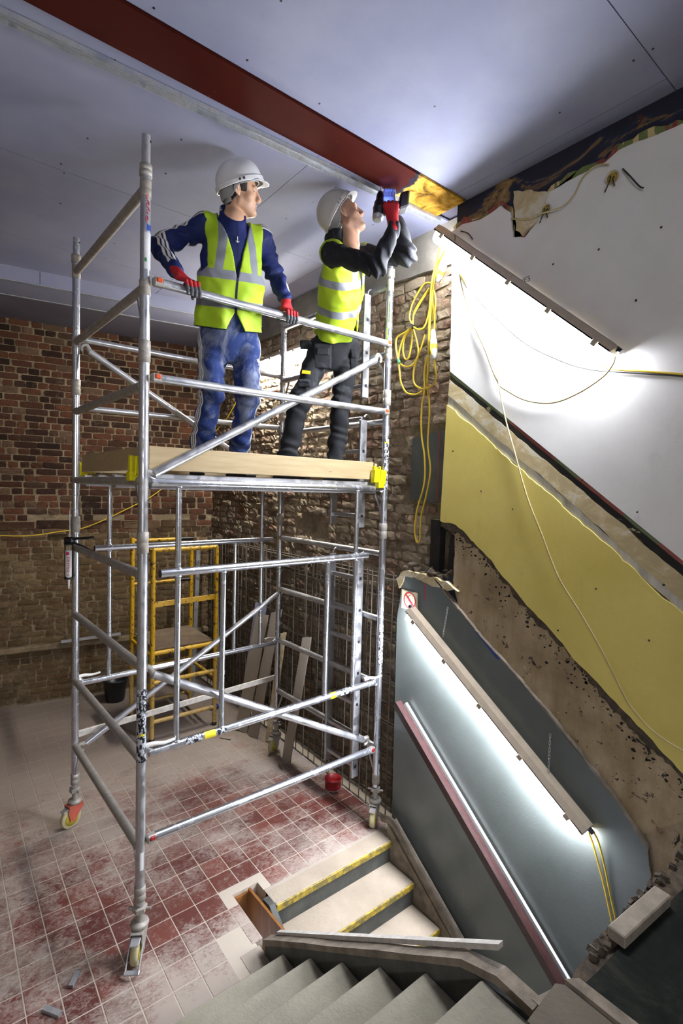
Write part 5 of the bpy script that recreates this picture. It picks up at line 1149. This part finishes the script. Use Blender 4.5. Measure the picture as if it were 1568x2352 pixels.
bu=empty('bucket',(.80,3.60,0),'dark plastic builder\'s bucket on the floor near the far brick wall','bucket'); b=MB(); b.lathe([(.10,0),(.105,.005),(.135,.24),(.142,.245),(.142,.26),(.130,.26),(.10,.02)],(0,0,0),n=24); b.obj('body',M['black_plastic'],bu); b=MB(); b.path([(.138,0,.24),(.10,.06,.16),(0,.10,.12),(-.10,.06,.16),(-.138,0,.24)],.004,8); b.obj('handle',M['galv'],bu)
# ---- metal strip on the wall ledge, cable strung along the far wall
b=MB(); a=Vector((0.271,3.891,0.720)); c=Vector((0.910,3.791,0.742)); b.box((0,0,0),((c-a).length,.035,.03)); o=b.obj('metal_strip',M['galv']); o.location=(a+c)/2+Vector((0,0,.0)); d=(c-a); o.rotation_euler=(0,-math.atan2(d.z,math.hypot(d.x,d.y)),math.atan2(d.y,d.x)); tag(o,'pale metal strip resting on the ledge of the far brick wall','metal strip')
def cable(name,pts,r,mat,label,cat='cable',group=None,n=7,sub=6,par=None):
    b=MB(); b.path(pts,r,n,sub=sub); o=b.obj(name,M[mat] if isinstance(mat,str) else mat,par)
    if label: tag(o,label,cat,group)
    return o
cable('yellow_cable',[(-0.545,4.059,1.995),(-0.066,3.984,1.970),(0.233,3.937,2.009),(0.547,3.888,2.065),(1.024,3.814,2.302),(1.354,3.763,2.508),(1.752,3.701,2.925),(1.939,3.671,3.169),(2.020,3.505,3.336),(2.020,3.252,3.442),(2.020,2.796,3.771),(2.020,2.468,4.040)],.0065,'cable_yellow','thin yellow cable strung in a sag along the far brick wall')
# ---- bundle of yellow site cable with its connectors, hanging from the upper lamp
hx=1.955
def cx(pts): return pts
yc=empty('cable_coil',(1.940,-0.242,4.230),'bundle of yellow site cable hanging in loops from the upper light','cable'); YO=Vector(yc.location)
def yl(pts,r=.0068,mat='cable_yellow',nm='loop',par=yc):
    b=MB(); b.path([Vector(p)-YO for p in pts],r,7,sub=6); return b.obj(nm,M[mat],par)
yl([(1.860,-0.356,4.298),(1.900,-0.307,4.272),(1.930,-0.263,4.220),(1.940,-0.229,4.158),(1.940,-0.209,4.057),(1.950,-0.191,3.879),(1.950,-0.193,3.662),(1.960,-0.188,3.477),(1.960,-0.179,3.384)],.0075)
yl([(1.880,-0.380,4.249),(1.920,-0.308,4.227),(1.950,-0.251,4.194),(1.950,-0.228,4.085),(1.950,-0.222,3.933),(1.950,-0.243,3.820),(1.960,-0.217,3.659),(1.960,-0.156,3.513),(1.960,-0.156,3.324),(1.970,-0.126,3.201),(1.970,-0.135,3.008),(1.970,-0.172,2.845),(1.970,-0.177,2.653),(1.970,-0.115,2.457),(1.970,-0.095,2.308),(1.970,-0.112,2.227),(1.970,-0.135,2.210),(1.970,-0.151,2.237),(1.970,-0.153,2.394),(1.970,-0.198,2.557),(1.970,-0.232,2.749),(1.970,-0.198,2.940),(1.970,-0.204,3.193),(1.970,-0.174,3.386),(1.960,-0.189,3.633),(1.950,-0.205,3.938),(1.930,-0.257,4.102),(1.900,-0.351,4.159)])
yl([(1.950,-0.207,4.091),(1.950,-0.135,4.106),(1.950,-0.064,4.054),(1.940,-0.015,3.969),(1.930,-0.010,3.888),(1.930,-0.035,3.824),(1.920,0.012,3.788),(1.910,0.094,3.761),(1.910,0.105,3.698),(1.910,0.077,3.594),(1.920,0.069,3.512),(1.930,0.056,3.413),(1.940,0.003,3.335),(1.950,-0.083,3.313),(1.960,-0.138,3.332)])
yl([(1.950,-0.179,4.062),(1.950,-0.101,3.996),(1.940,-0.044,3.914),(1.930,-0.040,3.817),(1.930,0.031,3.775),(1.930,0.082,3.681),(1.930,0.092,3.590),(1.940,0.068,3.555),(1.940,0.007,3.531),(1.950,-0.051,3.546),(1.950,-0.117,3.645),(1.960,-0.146,3.742)])
yl([(1.960,-0.162,4.051),(1.950,-0.085,3.969),(1.940,-0.036,3.890),(1.935,-0.040,3.818),(1.940,0.040,3.756),(1.940,0.059,3.678),(1.940,0.042,3.609),(1.940,0.014,3.585),(1.940,-0.012,3.616),(1.940,-0.034,3.724),(1.940,-0.035,3.814),(1.950,-0.080,3.685),(1.950,-0.092,3.602),(1.960,-0.043,3.500),(1.960,-0.052,3.402),(1.960,-0.129,3.350),(1.960,-0.202,3.349),(1.960,-0.254,3.379),(1.960,-0.265,3.427),(1.960,-0.249,3.498)])
yl([(1.930,-0.049,3.815),(1.920,-0.104,3.781),(1.930,-0.146,3.777),(1.940,-0.170,3.814),(1.950,-0.183,3.882),(1.950,-0.196,3.971)])
yl([(1.950,-0.230,4.029),(1.940,-0.255,3.953),(1.940,-0.250,3.878),(1.950,-0.231,3.823),(1.960,-0.205,3.940),(1.960,-0.192,4.036)])
def connector(p,q,lab,par,org):
    p,q=Vector(p)-org,Vector(q)-org; d=(q-p).normalized(); L=(q-p).length
    b=MB(); b.lathe([(.012,0),(.017,L*.05),(.019,L*.3),(.025,L*.34),(.0255,L*.5)],p,d,n=18); b.lathe([(.0255,L*.66),(.025,L*.80),(.022,L*.84),(.020,L*.95),(.012,L)],p,d,n=18); b.obj('connector',M['white_plastic'],par)
    b=MB(); b.lathe([(.0265,L*.5),(.027,L*.52),(.027,L*.64),(.0265,L*.66)],p,d,n=18); b.path([p+d*(L*.5)+Vector((-.03,.0,0)),p+d*(L*.7)+Vector((-.034,0,0)),p+d*(L*.86)+Vector((-.022,0,0))],.006,8); b.obj('yellow_collar',M['cable_yellow'],par)
connector((1.900,-0.384,4.196),(1.920,-0.279,4.068),'',yc,YO); connector((1.930,-0.248,3.745),(1.930,-0.270,3.535),'',yc,YO)
yl([(1.930,-0.270,3.535),(1.940,-0.271,3.490),(1.950,-0.273,3.436)],.007); b=MB(); b.tube(tuple(Vector((1.905,0.072,3.589))-YO),tuple(Vector((1.905,0.056,3.560))-YO),.011,8); b.obj('green_tape',M['green'],yc)
b=MB(); b.tube(tuple(Vector((1.925,-0.035,3.826))-YO),tuple(Vector((1.925,-0.058,3.808))-YO),.016,8); b.obj('cable_tie',M['black_plastic'],yc)
# ---- cables on the stair wall
wx=1.872
cable('lamp_cable',[(1.780,-0.544,4.251),(1.780,-0.556,4.136),(1.850,-0.541,4.009),(1.868,-0.552,3.926),(1.868,-0.643,3.693),(1.868,-0.742,3.507),(1.865,-0.850,3.283),(1.865,-0.924,3.215),(1.866,-1.059,3.141),(1.866,-1.223,3.110),(1.862,-1.372,3.146),(1.850,-1.501,3.210),(1.830,-1.557,3.263),(1.825,-1.566,3.298)],.0046,'cable_olive','olive cable looping below the upper light from end to end',group='cables on the white wall')
cable('lamp_cable',[(1.800,-0.692,4.110),(1.840,-0.711,4.048),(1.866,-0.718,3.919),(1.866,-0.767,3.690),(1.866,-0.831,3.409),(1.863,-0.865,3.257),(1.866,-0.916,3.053),(1.866,-0.992,2.839),(1.864,-1.086,2.580),(1.864,-1.193,2.359),(1.864,-1.301,2.136),(1.864,-1.440,1.952),(1.864,-1.563,1.776),(1.864,-1.657,1.622),(1.864,-1.713,1.541),(1.864,-1.817,1.459),(1.864,-1.944,1.417),(1.864,-2.069,1.390)],.0044,'cable_cream','long cream cable hanging down across the yellow plaster',group='cables on the white wall')
cable('lamp_cable',[(1.850,-0.615,3.917),(1.866,-0.672,3.837),(1.868,-0.757,3.741),(1.868,-1.013,3.492),(1.868,-1.262,3.333),(1.866,-1.412,3.265),(1.866,-1.525,3.235),(1.866,-1.693,3.197),(1.866,-1.859,3.159),(1.866,-2.078,3.105)],.0042,'cable_dark','dark cable curving from the wall connector towards the right edge',group='cables on the white wall')
cable('lamp_cable',[(1.850,-0.690,4.058),(1.866,-0.781,3.953),(1.868,-0.972,3.743),(1.868,-1.181,3.530),(1.868,-1.359,3.367),(1.868,-1.451,3.293),(1.866,-1.547,3.243),(1.866,-1.692,3.208),(1.864,-1.859,3.167),(1.864,-2.078,3.110)],.0055,'cable_yellow','yellow cable crossing under the upper light to the right edge',group='cables on the white wall')
pc=empty('plug_connector',(1.840,-0.546,4.074),'yellow and grey cable connector hanging against the white wall under the upper light','connector'); connector((1.845,-0.533,4.102),(1.845,-0.623,3.914),'',pc,Vector(pc.location))
cable('wire_stub',[(1.870,-0.518,4.314),(1.865,-0.580,4.276),(1.865,-0.621,4.222)],.004,'cable_dark','short dark wire stub beside the top end of the upper light')
cable('wire_stub',[(1.870,-1.539,4.243),(1.850,-1.584,4.179),(1.850,-1.631,4.110),(1.855,-1.649,4.097)],.0042,'cable_dark','bent black wire stub right of the old socket holes')
cable('old_wire',[(1.865,-0.898,4.244),(1.860,-1.013,4.197),(1.850,-1.116,4.185),(1.830,-1.244,4.162),(1.820,-1.315,4.191),(1.830,-1.358,4.272),(1.850,-1.415,4.309),(1.865,-1.471,4.294)],.0045,'cable_cream','cream old wire arching between the two socket holes')
for (p,lab) in (((1.875,-1.124,4.210),'left yellowed round socket hole in the upper white wall'),((1.875,-1.487,4.225),'right yellowed round socket hole in the upper white wall')):
    e=empty('socket_hole',p,lab,'socket hole','old socket holes'); b=MB(); b.lathe([(.030,0),(.034,.003),(.034,.008),(.028,.008),(.026,-.0)],(0,0,0),(-1,0,0),n=18); b.obj('rim',M['cream'],e)
    b=MB(); b.lathe([(.0,.001),(.027,.001),(.027,.003)],(0,0,0),(-1,0,0),n=18); b.obj('back_box',M['nose'],e); b=MB(); b.path([(-.004,.01,.01),(-.02,.0,-.01),(-.02,.012,-.04),(-.012,.03,-.065)],.0035,6); b.path([(-.004,-.01,.0),(-.022,-.012,-.02),(-.016,-.02,-.055)],.0035,6); b.obj('wire_end',M['cable_dark'],e)
for y in (-.004,.004):
    pass
for (pts,lab) in (([(1.820,-1.555,0.823),(1.845,-1.569,0.757),(1.860,-1.594,0.659),(1.862,-1.630,0.551),(1.862,-1.667,0.423),(1.862,-1.713,0.259)],'left yellow cable hanging from the lower light'),([(1.820,-1.577,0.843),(1.845,-1.595,0.784),(1.860,-1.625,0.666),(1.862,-1.656,0.545),(1.862,-1.690,0.428),(1.862,-1.734,0.275)],'right yellow cable hanging from the lower light')):
    cable('lamp_lead',pts,.0052,'cable_yellow',lab,group='leads of the lower light')
def chain(a,c,label):
    a,c=Vector(a),Vector(c); n=11; d=(c-a)/n; e=empty('chain',a,label,'chain','chains holding the lower light')
    for k in range(n):
        b=MB(); t=d.normalized(); s=Vector((1,0,0)) if k%2 else t.cross(Vector((1,0,0))).normalized(); m=d*(k+.5); q=[m+t*(.010*math.cos(u))*1.25+s*.0055*math.sin(u) for u in [i*2*PI/10 for i in range(11)]]; b.path(q,.0016,5,spline=False); b.obj('link',M['galv'],e)
chain((1.868,-0.522,1.809),(1.830,-0.521,1.613),'short steel chain from wall to the upper part of the lower light'); chain((1.868,-1.292,1.235),(1.830,-1.312,1.029),'short steel chain from wall to the lower part of the lower light')
# ---- no smoking sign
sg=empty('no_smoking_sign',(1.873,-0.162,1.788),'square cream no smoking sign with red ring on the grey wall','sign')
b=MB(); pl=[(q[1]-sg.location.y,q[2]-sg.location.z) for q in ((1.873,-0.079,1.716),(1.873,-0.078,1.858),(1.873,-0.237,1.856),(1.873,-0.243,1.730))]; b.prism(pl,(0,0,0),(0,1,0),(0,0,1),(-.002,0,0)); b.obj('board',M['cream_sign'],sg)
def sring(r0,r1,n=32): 
    b=MB(); vs=[(-.0028,r*math.sin(2*PI*i/n),r*math.cos(2*PI*i/n)) for r in (r0,r1) for i in range(n)]; b.add(vs,[(i,(i+1)%n,n+(i+1)%n,n+i) for i in range(n)]); return b
sring(.052,.062).obj('red_ring',M['red_sign'],sg)
b=MB(); b.box((-.0030,0,0),(.0006,.012,.108),Matrix.Rotation(-PI/4*1.05,3,'X')); b.obj('red_bar',M['red_sign'],sg)
b=MB(); R_=Matrix.Rotation(PI/4,3,'X')
def cg_(y,z,w,h): b.box(tuple(R_@Vector((-.0026,y,z))),(.0005,w,h),R_)
for z in (.008,-.008): cg_(-.012,z,.050,.0022)
cg_(-.037,0,.0022,.018); cg_(.026,0,.022,.018)
b.path([(-.0026,.022,.024),(-.0026,.030,.010),(-.0026,.022,-.002)],.0016,5); b.path([(-.0026,.018,.022),(-.0026,.006,.034),(-.0026,-.008,.036)],.0014,5); b.path([(-.0026,.026,-.006),(-.0026,.032,-.018)],.0018,5); b.box((-.0026,.0,.0655),(.0005,.075,.003)); b.box((-.0026,.05,.0655),(.0005,.006,.006)); b.obj('cigarette_pictogram',M['black_plastic'],sg)
# ---- sealant gun hanging on the left post
gn=empty('sealant_gun',(-0.111,1.330,2.178),'black sealant gun with white and crimson cartridge hanging nozzle down on the left post','sealant gun',rz=-.55)
def lz(z): return z
b=MB(); b.path([(.006,0,-.02),(.006,0,.205),(.006,.004,.222),(.024,.004,.226)],.0045,8,spline=False); b.tube((.006,0,-.085),(.006,0,-.02),.0045,8); b.obj('push_rod',M['galv'],gn)
b=MB(); b.box((0,0,-.004),(.066,.030,.052),ch=.012); b.path([(.02,0,.008),(.075,0,.012),(.125,0,.016),(.165,0,.022),(.178,0,.016)],[.011,.009,.008,.007,.005],8); b.obj('body',M['black_steel'],gn)
b=MB(); b.path([(.022,0,-.014),(.06,0,-.032),(.10,0,-.046),(.135,0,-.066),(.150,0,-.082)],[.009,.008,.007,.006,.004],8); b.obj('trigger',M['black_steel'],gn)
b=MB(); b.box((-.026,0,-.155),(.005,.012,.26)); b.box((.027,0,-.155),(.005,.012,.26)); b.lathe([(.030,-.034),(.032,-.032),(.032,-.026),(.030,-.024)],(0,0,0),n=20); b.lathe([(.020,-.286),(.031,-.284),(.031,-.276),(.020,-.276)],(0,0,0),n=20); b.obj('cradle',M['black_steel'],gn)
b=MB(); b.lathe([(.020,-.076),(.0235,-.076),(.0235,-.262),(.020,-.270),(.012,-.276)],(0,0,0),n=24); ct=b.obj('cartridge',M['white_plastic'],gn)
b=MB(); b.lathe([(.011,-.274),(.010,-.285),(.004,-.355),(.0035,-.357)],(0,0,0),n=14); b.obj('nozzle',M['white_plastic'],ct)
def cyl_patch(a0,a1,z0,z1,mat,nm,r=.0239,n=8):
    b=MB(); vs=[(r*math.cos(a0+(a1-a0)*i/n),r*math.sin(a0+(a1-a0)*i/n),z) for z in (z0,z1) for i in range(n+1)]; b.add(vs,[(i,i+1,n+2+i,n+1+i) for i in range(n)],True); b.obj(nm,mat,ct)
av=math.atan2(-.84,.1)+.55-.0
cyl_patch(av-1.15,av-.15,-.108,-.086,M['red_print'],'red_block'); cyl_patch(av+.75,av+1.3,-.255,-.086,M['red_print'],'red_stripe'); cyl_patch(av-.75,av-.15,-.250,-.247,M['red_print'],'red_line'); cyl_patch(av-.75,av-.15,-.258,-.255,M['red_print'],'red_line')
def text_mesh(cv,name,mat,par):
    t=bpy.data.objects.new(name+'_curve',cv); COL.objects.link(t); me=bpy.data.meshes.new_from_object(t.evaluated_get(bpy.context.evaluated_depsgraph_get())); bpy.data.objects.remove(t); me.name=name; me.materials.clear(); me.materials.append(mat)
    o=bpy.data.objects.new(name,me); COL.objects.link(o); o.parent=par; return o
fc=bpy.data.curves.new('lettering','FONT'); fc.body='FIREPRO'; fc.size=.030; fc.extrude=.0004; fc.align_x='CENTER'; fc.align_y='CENTER'; fc.offset=.0006; fc.space_character=1.12
fo=text_mesh(fc,'lettering',M['red_print'],ct)
aw=av-.42; nrm_=Vector((math.cos(aw),math.sin(aw),0)); tdir=Vector((0,0,-1)); fo.matrix_local=Matrix.Translation(nrm_*.0245+Vector((0,0,-.178)))@Matrix((tdir,nrm_.cross(tdir),nrm_)).transposed().to_4x4()@Matrix.Diagonal((.92,.62,1,1))
# pencil marks left on the white wall
fc=bpy.data.curves.new('pencil_note','FONT'); fc.body='IES'; fc.size=.045; fc.align_x='CENTER'; fo=text_mesh(fc,'pencil_note',M['slate'],wall_r)
fo.matrix_local=Matrix.Translation(Vector((1.879,-1.012,3.841)))@Matrix(((0,0,-1),(-1,0,0),(0,1,0))).to_4x4()
ph_=MB(); r_=random.Random(31)
for p in ((1.878,-1.179,3.890),(1.878,-1.433,3.884),(1.878,-1.728,3.887),(1.878,-1.630,3.569),(1.878,-0.985,2.501),(1.878,-1.403,2.678),(1.878,-1.687,2.519),(1.878,-1.822,2.176),(1.878,-1.503,2.103),(1.878,-0.752,2.605),(1.878,-0.511,2.870),(1.878,-1.305,1.833),(1.878,-1.771,1.893),(1.878,-1.374,1.386)):
    ph_.lathe([(.003,.0),(.0045+.003*r_.random(),.0006),(.006,.0012),(.0,.0016)],p,(-1,0,0),n=9)
o=ph_.obj('plug_holes',M['debris'],wall_r); o['kind']='stuff'
